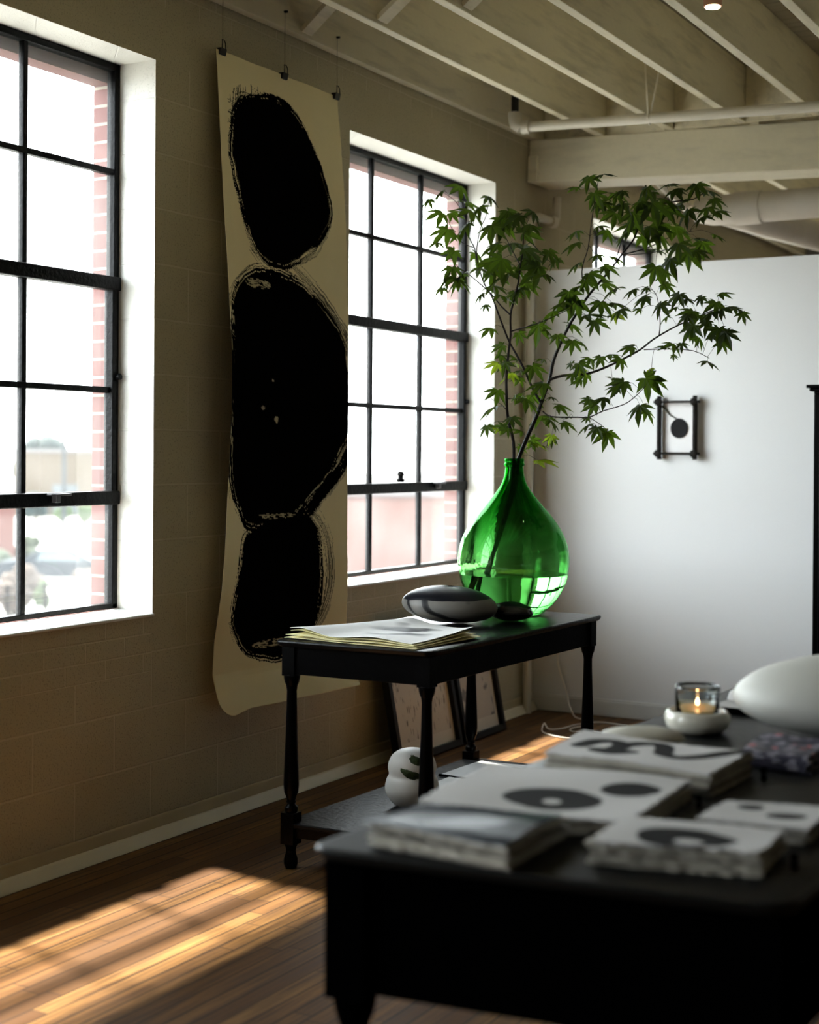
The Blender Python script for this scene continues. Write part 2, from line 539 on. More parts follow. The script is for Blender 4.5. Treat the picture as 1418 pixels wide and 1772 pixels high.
# ------------------------------------------------------------------ mesh helpers
class MB:
    def __init__(s):
        s.v, s.f, s.attr, s.mi = [], [], None, []

    def quadbox(s, bot, top, mi=0):
        """bot, top: four corners each, counter-clockwise from above"""
        k = len(s.v)
        s.v += [tuple(p) for p in bot] + [tuple(p) for p in top]
        fs = [(3, 2, 1, 0), (4, 5, 6, 7), (0, 1, 5, 4), (1, 2, 6, 5), (2, 3, 7, 6), (3, 0, 4, 7)]
        s.f += [tuple(k + i for i in f) for f in fs]
        s.mi += [mi] * 6
        return s

    def box(s, x0, x1, y0, y1, z0, z1, mi=0):
        q = [(x0, y0), (x1, y0), (x1, y1), (x0, y1)]
        return s.quadbox([(a, b, z0) for a, b in q], [(a, b, z1) for a, b in q], mi)

    def bar(s, a, b, w, h, up=(0, 0, 1)):
        """rectangular bar from a to b, w across, h along up"""
        a, b, up = Vector(a), Vector(b), Vector(up)
        d = (b - a).normalized()
        side = d.cross(up)
        if side.length < 1e-5:
            side = Vector((1, 0, 0))
        side.normalize()
        u = side.cross(d).normalized()
        c = [side * (i * w / 2) + u * (j * h / 2) for i, j in ((-1, -1), (1, -1), (1, 1), (-1, 1))]
        k = len(s.v)
        s.v += [tuple(a + q) for q in c] + [tuple(b + q) for q in c]
        s.f += [tuple(k + i for i in f) for f in [(0, 3, 2, 1), (4, 5, 6, 7), (0, 1, 5, 4), (1, 2, 6, 5), (2, 3, 7, 6), (3, 0, 4, 7)]]
        s.mi += [0] * 6
        return s

    def tube(s, pts, r, n=10, cap=True):
        pts = [Vector(p) for p in pts]
        rs = r if isinstance(r, (list, tuple)) else [r] * len(pts)
        k0 = len(s.v)
        prev = None
        for i, p in enumerate(pts):
            d = (pts[min(i + 1, len(pts) - 1)] - pts[max(i - 1, 0)])
            d = d.normalized() if d.length > 1e-9 else Vector((0, 0, 1))
            if prev is None:
                ref = Vector((0, 0, 1)) if abs(d.z) < 0.9 else Vector((1, 0, 0))
                a = d.cross(ref).normalized()
            else:
                a = (prev - d * prev.dot(d)).normalized()
            prev = a
            b = d.cross(a)
            for j in range(n):
                t = 2 * math.pi * j / n
                s.v.append(tuple(p + (a * math.cos(t) + b * math.sin(t)) * rs[i]))
        for i in range(len(pts) - 1):
            for j in range(n):
                j2 = (j + 1) % n
                s.f.append((k0 + i * n + j, k0 + i * n + j2, k0 + (i + 1) * n + j2, k0 + (i + 1) * n + j))
                s.mi.append(0)
        if cap:
            s.f.append(tuple(k0 + j for j in range(n))[::-1])
            s.f.append(tuple(k0 + (len(pts) - 1) * n + j for j in range(n)))
            s.mi += [0, 0]
        return s

    def lathe(s, prof, cx=0, cy=0, n=32, closed=False, sx_=1.0, sy_=1.0):
        """prof: (r, z) from bottom to top; ends are capped unless the profile is closed on itself"""
        k0 = len(s.v)
        for r, z in prof:
            for j in range(n):
                t = 2 * math.pi * j / n
                s.v.append((cx + r * sx_ * math.cos(t), cy + r * sy_ * math.sin(t), z))
        m_ = len(prof)
        for i in range(m_ if closed else m_ - 1):
            i2 = (i + 1) % m_
            for j in range(n):
                j2 = (j + 1) % n
                s.f.append((k0 + i * n + j, k0 + i * n + j2, k0 + i2 * n + j2, k0 + i2 * n + j))
                s.mi.append(0)
        if not closed:
            s.f.append(tuple(k0 + j for j in range(n))[::-1])
            s.f.append(tuple(k0 + (m_ - 1) * n + j for j in range(n)))
            s.mi += [0, 0]
        return s

    def build(s, name, mat, parent=None, smooth=False, bevel=0, sharp=40, subsurf=0, seg=2):
        me = bpy.data.meshes.new(name)
        vs = np.array(s.v, dtype=float)
        if parent is not None:
            p = parent
            org = Vector((0, 0, 0))
            while p is not None:
                org += p.location
                p = p.parent
        else:
            lo, hi = vs.min(0), vs.max(0)
            org = Vector(((lo[0] + hi[0]) / 2, (lo[1] + hi[1]) / 2, lo[2]))
        vs = vs - np.array(org)
        me.from_pydata([tuple(p) for p in vs], [], s.f)
        if isinstance(mat, (list, tuple)):
            for q in mat:
                me.materials.append(q)
            me.polygons.foreach_set('material_index', s.mi)
        else:
            me.materials.append(mat)
        if s.attr is not None:
            at_ = me.attributes.new('ink', 'FLOAT', 'POINT')
            at_.data.foreach_set('value', np.asarray(s.attr, dtype=np.float32))
        if smooth:
            me.shade_smooth()
            if sharp:
                me.set_sharp_from_angle(angle=math.radians(sharp))
        me.validate()
        me.update()
        o = bpy.data.objects.new(name, me)
        COL.objects.link(o)
        if parent is not None:
            o.parent = parent
        else:
            o.location = org
        if bevel:
            md = o.modifiers.new('bevel', 'BEVEL')
            md.width = bevel
            md.segments = seg
            md.limit_method = 'ANGLE'
        if subsurf:
            md = o.modifiers.new('sub', 'SUBSURF')
            md.levels = md.render_levels = subsurf
        return o


def tag(o, label, cat, group=None, kind=None):
    o['label'] = label
    o['category'] = cat
    if group:
        o['group'] = group
    if kind:
        o['kind'] = kind
    return o


def empty(name, loc, label=None, cat=None, group=None, kind=None):
    o = bpy.data.objects.new(name, None)
    o.location = loc
    o.empty_display_size = 0.05
    COL.objects.link(o)
    if label:
        tag(o, label, cat, group, kind)
    return o


def struct(o, label=None):
    o['kind'] = 'structure'
    if label:
        o['label'] = label
    return o


_LAT = RNG.rand(64, 64)


def vnoise(x, y, seed=0):
    x = np.asarray(x, float) + seed * 7.31
    y = np.asarray(y, float) + seed * 3.77
    xi, yi = np.floor(x).astype(int), np.floor(y).astype(int)
    fx, fy = x - xi, y - yi
    fx, fy = fx * fx * (3 - 2 * fx), fy * fy * (3 - 2 * fy)
    g = lambda a, b: _LAT[a % 64, b % 64]
    return (g(xi, yi) * (1 - fx) + g(xi + 1, yi) * fx) * (1 - fy) + (g(xi, yi + 1) * (1 - fx) + g(xi + 1, yi + 1) * fx) * fy


def fbm(x, y, seed=0):
    return 0.5 * vnoise(x, y, seed) + 0.3 * vnoise(x * 2.1, y * 2.1, seed + 1) + 0.2 * vnoise(x * 4.3, y * 4.3, seed + 2)


def spline(pts, n=8, closed=True):
    P = np.array(pts, float)
    out = []
    m_ = len(P)
    for i in range(m_ if closed else m_ - 1):
        if closed:
            a, b, c, d = P[(i - 1) % m_], P[i], P[(i + 1) % m_], P[(i + 2) % m_]
        else:
            a, b, c, d = P[max(i - 1, 0)], P[i], P[i + 1], P[min(i + 2, m_ - 1)]
        for k in range(n):
            t = k / n
            out.append(0.5 * (2 * b + (c - a) * t + (2 * a - 5 * b + 4 * c - d) * t * t + (3 * b - a - 3 * c + d) * t ** 3))
    if not closed:
        out.append(P[-1])
    return np.array(out)


def sdist(px, py, poly, closed=True):
    """signed distance (positive inside) and arc position along the outline"""
    best = np.full(px.shape, 1e9)
    arc = np.zeros(px.shape)
    ins = np.zeros(px.shape, bool)
    L = 0.0
    m_ = len(poly)
    for i in range(m_ if closed else m_ - 1):
        a, b = poly[i], poly[(i + 1) % m_]
        e_ = b - a
        ll = float(e_ @ e_) + 1e-12
        t = np.clip(((px - a[0]) * e_[0] + (py - a[1]) * e_[1]) / ll, 0, 1)
        d = np.hypot(px - a[0] - t * e_[0], py - a[1] - t * e_[1])
        u = d < best
        best = np.where(u, d, best)
        arc = np.where(u, L + t * math.sqrt(ll), arc)
        L += math.sqrt(ll)
        if closed:
            cond = ((a[1] > py) != (b[1] > py))
            xx = a[0] + (py - a[1]) / (b[1] - a[1] + 1e-12) * (b[0] - a[0])
            ins ^= cond & (px < xx)
    return (np.where(ins, best, -best) if closed else best), arc


# ------------------------------------------------------------------ room shell
Y0, Y1, XR_ = -5.0, 13.0, 7.5
CEIL = 3.45
mb = MB()
mb.box(-0.2, XR_ + 0.15, Y0 - 0.15, Y1 + 0.15, -0.12, 0.0)
struct(mb.build('floor', FLOOR), 'worn strip hardwood floor')

def wall_prism(mb, x0, x1, ya, yb):
    """left wall with its openings between x0 and x1"""
    edges = []
    y = ya
    for wy in WIN_Y:
        edges.append((y, wy))
        y = wy + WIN_W
    edges.append((y, yb))
    for a, b in edges:
        mb.box(x0, x1, a, b, 0.0, CEIL)
    for wy in WIN_Y:
        mb.box(x0, x1, wy, wy + WIN_W, 0.0, WIN_Z0)
        mb.box(x0, x1, wy, wy + WIN_W, WIN_Z1, CEIL)


mb = MB()
wall_prism(mb, -0.2, 0.0, Y0, Y1)
wl = struct(mb.build('wall_left', WALL), 'cream painted concrete block window wall')
mb = MB()
wall_prism(mb, -0.295, -0.2, Y0, Y1)
for wy in WIN_Y:
    mb.box(-0.295, -0.215, wy, wy + WIN_W, 2.795, WIN_Z1 + 0.01)
struct(mb.build('wall_outer', BRICK), 'red brick outer face of the window wall')
for nm, bx in (('wall_back', (-0.2, XR_, Y1, Y1 + 0.15, 0, CEIL)), ('wall_front', (-0.2, XR_, Y0 - 0.15, Y0, 0, CEIL)), ('wall_right', (XR_, XR_ + 0.15, Y0, Y1, 0, CEIL))):
    struct(MB().box(*bx).build(nm, PLAIN))
mb = MB()
y = Y0
while y < Y1:
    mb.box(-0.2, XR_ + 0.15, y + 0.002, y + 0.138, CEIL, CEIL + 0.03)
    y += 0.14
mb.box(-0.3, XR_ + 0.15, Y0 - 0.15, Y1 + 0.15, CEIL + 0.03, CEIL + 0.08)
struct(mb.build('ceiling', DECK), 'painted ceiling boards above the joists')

# ledges: sloped painted sills inside each opening are part of the wall; a thin worn lip follows the edge
mb = MB()
for wy in WIN_Y:
    mb.quadbox([(-0.175, wy, 0.828), (0.012, wy, 0.822), (0.012, wy + WIN_W, 0.822), (-0.175, wy + WIN_W, 0.828)],
               [(-0.175, wy, 0.842), (0.012, wy, 0.833), (0.012, wy + WIN_W, 0.833), (-0.175, wy + WIN_W, 0.842)])
struct(mb.build('trim_1', TRIMW, bevel=0.004), 'white painted window sills')

# baseboards
mb = MB()
for a, b in ((Y0, 7.6), (7.76, Y1)):
    mb.quadbox([(0, a, 0), (0.022, a, 0), (0.022, b, 0), (0, b, 0)], [(0, a, 0.088), (0.008, a, 0.084), (0.008, b, 0.084), (0, b, 0.088)])
    mb.quadbox([(0.015, a, 0), (0.048, a, 0), (0.048, b, 0), (0.015, b, 0)], [(0.015, a, 0.046), (0.024, a, 0.043), (0.024, b, 0.043), (0.015, b, 0.046)], 1)
struct(mb.build('baseboard_left', [M('old_skirting', (0.46, 0.39, 0.23), 0.5, 0.2, 5), M('skirting_cap', (0.74, 0.69, 0.52), 0.4, 0.1, 5)], bevel=0.005), 'sloped cream skirting of the window wall')
mb = MB()
mb.box(0.0, 4.6, 7.603, 7.617, 0.0, 0.082)
mb.box(0.0, 4.6, 7.607, 7.617, 0.082, 0.092)
struct(mb.build('baseboard_back', TRIMW, bevel=0.003), 'white skirting of the partition')

# partition (free-standing half-height wall of the gallery)
mb = MB()
mb.box(0.004, 4.6, 7.617, 7.735, 0.0, 2.446)
struct(mb.build('wall_partition', PARTW), 'white half-height gallery partition')

# joists
JX = [0.0] + [0.388 * k - 0.02 for k in range(1, 19)]
JZ = 3.16
for k, x in enumerate(JX):
    for a, b in ((Y0, 7.66), (7.70, Y1)):
        off = 0.0 if a == Y0 else 0.05
        mb = MB().box(x + off + 0.001, x + off + 0.046, a, b, JZ, CEIL - 0.001)
        o = mb.build('joist', TIMBER, bevel=0.003)
        struct(o)
        o.name = 'ceiling_joist'
# blocking over the beam between the joists
for k in range(len(JX) - 1):
    o = MB().box(JX[k] + 0.05, JX[k + 1] - 0.002, 7.62, 7.66, JZ, CEIL - 0.001).build('ceiling_blocking', TIMBER)
    struct(o)
# crossed bridging boards between the joists
for k in range(8):
    x0, x1 = JX[k] + 0.046, JX[k + 1]
    o = MB().bar((x0, 5.22, JZ + 0.02), (x1, 5.22, CEIL - 0.02), 0.075, 0.02).build('ceiling_bridging', TIMBER, bevel=0.002)
    struct(o)
    o = MB().bar((x0, 5.31, CEIL - 0.02), (x1, 5.31, JZ + 0.02), 0.075, 0.02).build('ceiling_bridging', TIMBER, bevel=0.002)
    struct(o)

# beam across the room
bx1 = 5.2
yb = lambda x: 7.525 + 0.15 * x
mb = MB()
zb = lambda x: 2.925 - 0.012 * x
zt = lambda x: 3.160
q = [(0.0, yb(0)), (bx1, yb(bx1)), (bx1, yb(bx1) + 0.26), (0.0, yb(0) + 0.26)]
mb.quadbox([(a, b, zb(a)) for a, b in q], [(a, b, zt(a)) for a, b in q])
o = mb.build('ceiling_beam', BEAMP, bevel=0.006)
struct(o, 'deep cream painted beam below the joists')
o = MB().box(0.001, 0.06, yb(0) - 0.022, yb(0) + 0.01, 2.925, 3.07).build('beam_bracket', BEAMP, bevel=0.003)
struct(o)


# ------------------------------------------------------------------ windows
ROWS = [0.842, 1.255, 1.652, 2.046, 2.459, 2.857]
for i, wy in enumerate(WIN_Y):
    XF = -0.185
    root = empty('window_%d' % (i + 1), (XF, wy + WIN_W / 2, WIN_Z0))
    root['kind'] = 'structure'
    a, b = wy + 0.002, wy + WIN_W - 0.002
    c1, c2 = wy + 0.49, wy + 0.978
    fr = MB()
    fr.box(XF - 0.02, XF + 0.02, a, a + 0.028, 0.843, 2.858)
    fr.box(XF - 0.02, XF + 0.02, b - 0.028, b, 0.843, 2.858)
    fr.box(XF - 0.02, XF + 0.02, a, b, 2.834, 2.858)
    fr.box(XF - 0.02, XF + 0.02, a, b, 0.843, 0.862)
    fr.box(XF - 0.012, XF + 0.03, a + 0.02, a + 0.045, 1.25, 2.046)
    fr.box(XF - 0.012, XF + 0.03, b - 0.045, b - 0.02, 1.25, 2.046)
    fr.build('window_frame', STEEL, root, bevel=0.003)
    for y_ in (c1, c2):
        MB().box(XF - 0.013, XF + 0.013, y_ - 0.011, y_ + 0.011, 0.845, 2.856).build('mullion', STEEL, root, bevel=0.003)
    for z_, h_ in ((1.652, 0.011), (2.459, 0.011)):
        MB().box(XF - 0.014, XF + 0.016, a + 0.02, b - 0.02, z_ - h_, z_ + h_).build('transom', STEEL, root, bevel=0.003)
    for z_ in (1.255, 2.046):
        MB().box(XF - 0.015, XF + 0.036, a + 0.004, b - 0.004, z_ - 0.026, z_ + 0.024).build('vent_rail', STEEL, root, bevel=0.005)
    la = MB()
    yl = wy + 1.12
    la.box(XF + 0.036, XF + 0.058, yl - 0.055, yl + 0.05, 1.268, 1.276)
    la.box(XF + 0.036, XF + 0.06, yl - 0.03, yl - 0.008, 1.245, 1.275)
    la.build('latch', LATCHM, root, bevel=0.002)
    ca = MB()
    ca.lathe([(0.018, 1.282), (0.022, 1.296), (0.014, 1.300), (0.014, 1.312), (0.020, 1.318), (0.012, 1.335)], XF + 0.02, wy + 0.76, 14)
    ca.build('catch', STEEL, root, smooth=True)
    hg = MB().tube([(XF + 0.02, b - 0.02, 1.70), (XF + 0.045, b - 0.02, 1.702)], 0.012, 10)
    hg.build('hinge', STEEL, root, smooth=True)
    ys = [a + 0.02, c1, c2, b - 0.02]
    for r_ in range(5):
        for c_ in range(3):
            MB().box(XF - 0.0025, XF + 0.0015, ys[c_] + 0.006, ys[c_ + 1] - 0.006, ROWS[r_] + 0.006, ROWS[r_ + 1] - 0.006).build('window_pane', PANE, root)

# ------------------------------------------------------------------ pipes and lamp under the ceiling
root = empty('sprinkler_pipe', (0.2, 7.0, 3.09), 'cream sprinkler pipe hung below the joists', 'pipe')
pt = lambda x: (x, 7.0 + 0.04 * x, 3.118 - 0.028 * x)
MB().tube([pt(0.21), pt(6.5)], 0.026, 16).build('pipe', PIPEP, root, smooth=True)
MB().tube([pt(0.20), (0.172, 7.0, 3.13), (0.165, 7.0, 3.17), (0.165, 7.0, 3.19)], [0.036, 0.037, 0.036, 0.034], 16).tube([pt(0.205), pt(0.245)], 0.036, 16).build('elbow', PIPEP, root, smooth=True)
MB().tube([(0.165, 7.0, 3.19), (0.165, 7.0, 3.44)], 0.02, 12).build('riser', DARKMETAL, root, smooth=True)
hx = 0.886
hp = pt(hx)
MB().tube([(hx - 0.008, 6.99, 3.36), (hx, hp[1] - 0.02, hp[2] + 0.03), (hx, hp[1] - 0.03, hp[2]), (hx, hp[1], hp[2] - 0.031), (hx, hp[1] + 0.03, hp[2]), (hx, hp[1] + 0.02, hp[2] + 0.03), (hx + 0.05, 7.05, 3.36)], 0.005, 8).build('hanger', PIPEP, root, smooth=True)

root = empty('drain_pipe', (1.2, 8.6, 2.88), 'fat white plastic drain pipe with a branch above the partition', 'pipe')
zc = 2.875
MB().tube([(0.98, 8.6, zc), (4.6, 8.55, zc)], 0.088, 28).build('pipe', PVC, root, smooth=True)
MB().tube([(0.84, 8.605, zc), (1.0, 8.6, zc)], 0.098, 28).build('coupling', PVC, root, smooth=True)
MB().tube([(0.60, 8.62, zc + 0.01), (0.70, 8.61, zc), (0.86, 8.605, zc)], [0.07, 0.088, 0.09], 28).build('wye', PVC, root, smooth=True)
MB().tube([(0.78, 8.62, zc - 0.01), (0.93, 9.0, zc - 0.04), (1.10, 9.6, zc - 0.06), (1.25, 10.6, zc - 0.08), (1.4, 12.5, zc - 0.1)], [0.085, 0.09, 0.088, 0.088, 0.088], 28).build('branch_pipe', PVC, root, smooth=True)
MB().tube([(0.55, 8.62, zc + 0.02), (0.3, 8.65, zc + 0.25), (0.3, 8.65, zc + 0.5)], 0.03, 12).build('vent_pipe', PVC, root, smooth=True)
root = empty('heating_pipe', (0.035, 7.47, 0), 'thin cream pipe climbing the wall in the corner by the window', 'pipe')
MB().tube([(0.04, 7.47, 0.0), (0.04, 7.47, 2.66), (0.042, 7.475, 2.70), (0.045, 7.50, 2.725), (0.05, 7.56, 2.735), (0.05, 7.74, 2.735), (0.05, 7.79, 2.76), (0.05, 7.80, 2.88)], 0.024, 16).build('pipe', PIPEP, root, smooth=True)
MB().tube([(0.05, 7.70, 2.735), (0.05, 7.76, 2.735)], 0.034, 16).build('coupling', PIPEP, root, smooth=True)
MB().box(0.001, 0.02, 7.44, 7.50, 1.9, 1.93).build('clip', PIPEP, root, bevel=0.003)

for x_ in (2.35, 3.4):
    o = MB().tube([(x_, 9.6, 3.0), (x_ + 0.2, 12.6, 3.0)], 0.02, 10).build('conduit', PIPEP, smooth=True)
    tag(o, 'thin conduit running deep behind the partition, %s' % ('nearer the windows' if x_ < 3 else 'farther from the windows'), 'pipe')

P = at(1234, 12, 5.25)
root = empty('ceiling_spotlight', (P.x, P.y, P.z), 'small lit copper spotlight under the joists', 'lamp')
MB().lathe([(0.026, 0.0), (0.032, 0.002), (0.033, 0.05), (0.034, 0.13), (0.030, 0.145)], 0, 0, 24).build('housing', M('copper_can', (0.45, 0.24, 0.15), 0.35, 0.1, metal=0.6), root, smooth=True).location = (0, 0, 0)
bpy.data.objects['housing'].data.transform(Matrix.Translation((P.x, P.y, P.z)))
MB().lathe([(0.0255, P.z - 0.003), (0.027, P.z + 0.001)], P.x, P.y, 24).build('bulb', emit_mat('spot_glow', (1.0, 0.85, 0.66), 14), root)
MB().tube([(P.x, P.y, P.z + 0.14), (P.x, P.y, 3.2)], 0.008, 8).build('stem', PIPEP, root)

# ------------------------------------------------------------------ hanging scroll painting
ZL = [2.963, 2.708, 2.42, 2.155, 1.981, 1.782, 1.593, 1.387, 1.247, 1.057, .896, .699, .57, .40]
XLv = [.051, .069, .088, .111, .124, .136, .137, .128, .118, .109, .094, .060, .052, .10]
ZR = [2.971, 2.757, 2.506, 2.256, 1.882, 1.624, 1.372, 1.031, .857, .662, .55, .42]
XRv = [.045, .067, .089, .103, .112, .114, .110, .113, .117, .11, .12, .19]


def surf_x(s_, z_):
    a = np.interp(-z_, -np.array(ZL), XLv)
    b = np.interp(-z_, -np.array(ZR), XRv)
    return a + (b - a) * s_ / .87


O1 = [[0.086, 2.725], [0.133, 2.791], [0.238, 2.836], [0.401, 2.854], [0.523, 2.825], [0.607, 2.745], [0.695, 2.626], [0.755, 2.489], [0.749, 2.402], [0.665, 2.305], [0.55, 2.231], [0.419, 2.18], [0.336, 2.166], [0.236, 2.183], [0.164, 2.242], [0.118, 2.349], [0.075, 2.499], [0.057, 2.596]]
O2 = [[0.01, 1.914], [0.03, 2.026], [0.113, 2.112], [0.233, 2.148], [0.416, 2.133], [0.543, 2.106], [0.673, 2.039], [0.809, 1.94], [0.87, 1.833], [0.888, 1.535], [0.806, 1.422], [0.679, 1.301], [0.548, 1.224], [0.423, 1.152], [0.171, 1.127], [0.071, 1.209], [0.017, 1.299], [-0.003, 1.431], [-0.007, 1.716]]
O3 = [[0.171, 1.127], [0.11, 1.074], [0.095, 0.94], [0.082, 0.829], [0.086, 0.761], [0.135, 0.688], [0.21, 0.623], [0.318, 0.595], [0.429, 0.588], [0.544, 0.622], [0.642, 0.709], [0.68, 0.852], [0.667, 1.022], [0.616, 1.133], [0.421, 1.187]]
STK = [[0.925, 1.50], [0.83, 1.373], [0.70, 1.276], [0.549, 1.176], [0.50, 1.13]]
H3 = [[0.56, 1.18], [0.635, 1.157], [0.712, 1.069], [0.742, 0.921], [0.708, 0.776], [0.631, 0.698], [0.55, 0.64]]
H2 = [[0.40, 2.19], [0.461, 2.173], [0.609, 2.106], [0.764, 1.998], [0.871, 1.907], [0.92, 1.80]]


def scroll_ink(S, Z):
    wx = S + 0.008 * (vnoise(S * 40, Z * 40, 3) - 0.5)
    wy_ = Z + 0.008 * (vnoise(S * 40, Z * 40, 9) - 0.5)
    ink = np.zeros(S.shape)
    for k, O in enumerate((O1, O2, O3)):
        d, a = sdist(wx, wy_, spline(O, 6))
        streak = vnoise(d * 330, a * 7, 20 + k) * 0.6 + vnoise(d * 800, a * 14, 30 + k) * 0.4
        body = np.clip((d - 0.016) / 0.006 + 0.5, 0, 1)
        dry = (d > -0.012) & (streak > 0.42 - 6 * d)
        fr_ = (d > -0.030) & (streak > 0.66) & (vnoise(a * 3, a * 0, 40 + k) > 0.45)
        ink = np.maximum(ink, np.maximum(body, np.maximum(dry * 1.0, fr_ * 0.9)))
    d, a = sdist(wx, wy_, spline(STK, 8, False), False)
    st = vnoise(d * 500, a * 9, 50)
    ink = np.maximum(ink, ((d < 0.030) & (st > 0.12)) * 1.0)
    ink = np.maximum(ink, ((d < 0.042) & (st > 0.55)) * 0.9)
    for H_, off in ((H3, 0.035), (H2, 0.035)):
        d, a = sdist(wx, wy_, spline(H_, 8, False), False)
        st = vnoise(d * 420, a * 5, 60)
        ink = np.maximum(ink, ((d < off) & (st > 0.60)) * 0.85)
    # scratchy hatching at the upper left of the top oval
    tx = (S > 0.055) & (S < 0.30) & (Z > 2.60) & (Z < 2.875) & ((Z - 2.60) > (0.10 - S) * 2)
    d1, a1 = sdist(wx, wy_, spline(O1, 6))
    hatch = (vnoise(S * 6 + Z * 10, Z * 330 + S * 60, 70) > 0.74) | (vnoise(S * 420, Z * 5, 71) > 0.80)
    ink = np.maximum(ink, (tx & hatch & (d1 > -0.05)) * 0.9)
    for k in range(9):
        zz = 2.690 + 0.0165 * k
        ln_ = spline([(0.068 + 0.005 * k, zz - 0.012), (0.12 + 0.006 * k, zz + 0.010), (0.22 + 0.008 * k, zz + 0.016)], 8, False)
        d, a = sdist(wx, wy_, ln_, False)
        ink = np.maximum(ink, (d < 0.0026 * (0.4 + vnoise(a * 25, a * 0 + k, 72))) * 0.95)
    for k in range(6):
        ss = 0.078 + 0.016 * k
        ln_ = spline([(ss - 0.010, 2.66), (ss, 2.74), (ss + 0.022, 2.835 + 0.004 * k)], 8, False)
        d, a = sdist(wx, wy_, ln_, False)
        ink = np.maximum(ink, (d < 0.0026 * (0.4 + vnoise(a * 25, a * 0 + k, 73))) * 0.95)
    # paper showing through: pale arcs at the joints and a few specks
    for (cs, cz, ra, rb, th) in ((0.20, 2.085, 0.09, 0.020, 0.5), (0.33, 1.172, 0.14, 0.012, 0.55), (0.36, 0.66, 0.13, 0.016, 0.5)):
        m_ = ((S - cs) / ra) ** 2 + ((Z - cz) / rb) ** 2 < 1
        ink = np.where(m_ & (vnoise(S * 60, Z * 420, 80) > th), ink * 0.45, ink)
    for (cs, cz, r0) in ((0.205, 1.60, 0.008), (0.31, 1.555, 0.012), (0.28, 1.71, 0.006)):
        ink = np.where(((S - cs) / 1.3) ** 2 + (Z - cz) ** 2 < (r0 * (0.5 + vnoise(S * 300, Z * 300, 90))) ** 2, ink * 0.35, ink)
    return np.clip(ink, 0, 1)


def grid_faces(nu, nv, k0=0):
    I, J = np.meshgrid(np.arange(nu - 1), np.arange(nv - 1), indexing='ij')
    a = (k0 + I * nv + J).ravel()
    return np.stack([a, a + nv, a + nv + 1, a + 1], 1)


nu, nv = 260, 760
U, V = np.meshgrid(np.linspace(0, 1, nu), np.linspace(0, 1, nv), indexing='ij')
S = U * 0.87
zbot = 0.408 + 0.022 * U
zbot = zbot + np.where(U < 0.09, 0.085 * (1 - np.sqrt(np.clip(1 - ((0.09 - U) / 0.09) ** 2, 0, 1))), 0)
zbot = zbot + np.where((U > 0.09) & (U < 0.2), 0.016 * (U - 0.09) / 0.11, np.where(U >= 0.2, 0.016, 0)) * (1 - U)
ztop = 2.965
Zg = ztop - (ztop - zbot) * V
Xg = surf_x(S, Zg) + 0.004 * np.sin(S * 22 + Zg * 2.0) * np.sin(math.pi * U)
edge = (vnoise(Zg * 60, Zg * 0, 4) - 0.5) * 0.004
Yg = 4.60 + S + edge * (U ** 8)
ink = scroll_ink(S, Zg)
front = np.stack([Xg, Yg, Zg], -1).reshape(-1, 3)
back = np.stack([Xg - 0.0012, Yg, Zg], -1)[::8, ::8].reshape(-1, 3)
root = empty('hanging_scroll', (0.1, 5.03, 0.42), 'tall unrolled paper scroll painted with three stacked black ink ovals', 'scroll')
me = bpy.data.meshes.new('painted_paper')
fs = grid_faces(nu, nv)
me.from_pydata((front - np.array(root.location)).tolist(), [], fs.tolist())
at_ = me.attributes.new('ink', 'FLOAT', 'POINT')
at_.data.foreach_set('value', ink.reshape(-1).astype(np.float32))
me.shade_smooth()
me.materials.append(ink_mat('scroll_paper', (0.84, 0.745, 0.47), (0.0022, 0.0022, 0.0022), 0.8, 0.6, 0.04))
po = bpy.data.objects.new('painted_paper', me)
COL.objects.link(po)
po.parent = root
sol = po.modifiers.new('solid', 'SOLIDIFY')
sol.thickness = 0.0012
sol.offset = 0

for k, (yy, zz, zc_) in enumerate(((4.635, 2.963, 3.20), (5.056, 2.963, 3.206), (5.455, 2.965, 3.199))):
    lab = ['first black binder clip on a cord at the scroll corner nearest the big window',
           'middle black binder clip on a cord gripping the scroll top',
           'last black binder clip on a cord at the scroll corner beside the farther window'][k]
    root = empty('binder_clip', (0.05, yy, zz), lab, 'clip', 'clips holding the hanging scroll')
    x_ = 0.050
    b_ = MB()
    b_.quadbox([(x_ - 0.007, yy - 0.02, zz - 0.016), (x_ + 0.007, yy - 0.02, zz - 0.016), (x_ + 0.007, yy + 0.02, zz - 0.016), (x_ - 0.007, yy + 0.02, zz - 0.016)],
               [(x_ - 0.013, yy - 0.02, zz + 0.010), (x_ + 0.013, yy - 0.02, zz + 0.010), (x_ + 0.013, yy + 0.02, zz + 0.010), (x_ - 0.013, yy + 0.02, zz + 0.010)])
    b_.build('jaw', DARKMETAL, root, bevel=0.002)
    MB().tube([(x_ + 0.012, yy - 0.012, zz + 0.006), (x_ + 0.012, yy - 0.010, zz + 0.030), (x_ + 0.008, yy - 0.006, zz + 0.042), (x_ + 0.008, yy + 0.006, zz + 0.042), (x_ + 0.012, yy + 0.010, zz + 0.030), (x_ + 0.012, yy + 0.012, zz + 0.006)], 0.0022, 6).build('wire_handle', DARKMETAL, root, smooth=True)
    MB().tube([(x_ + 0.006, yy, zz + 0.04), (0.052, yy + 0.004, zc_ - 0.10), (0.050, yy + 0.008, zc_ + 0.02)], 0.0008, 5).build('cord', DARKMETAL, root)
    MB().tube([(0.047, yy + 0.008, zc_ + 0.02), (0.062, yy + 0.008, zc_ + 0.018)], 0.005, 8).build('hook', DARKMETAL, root)


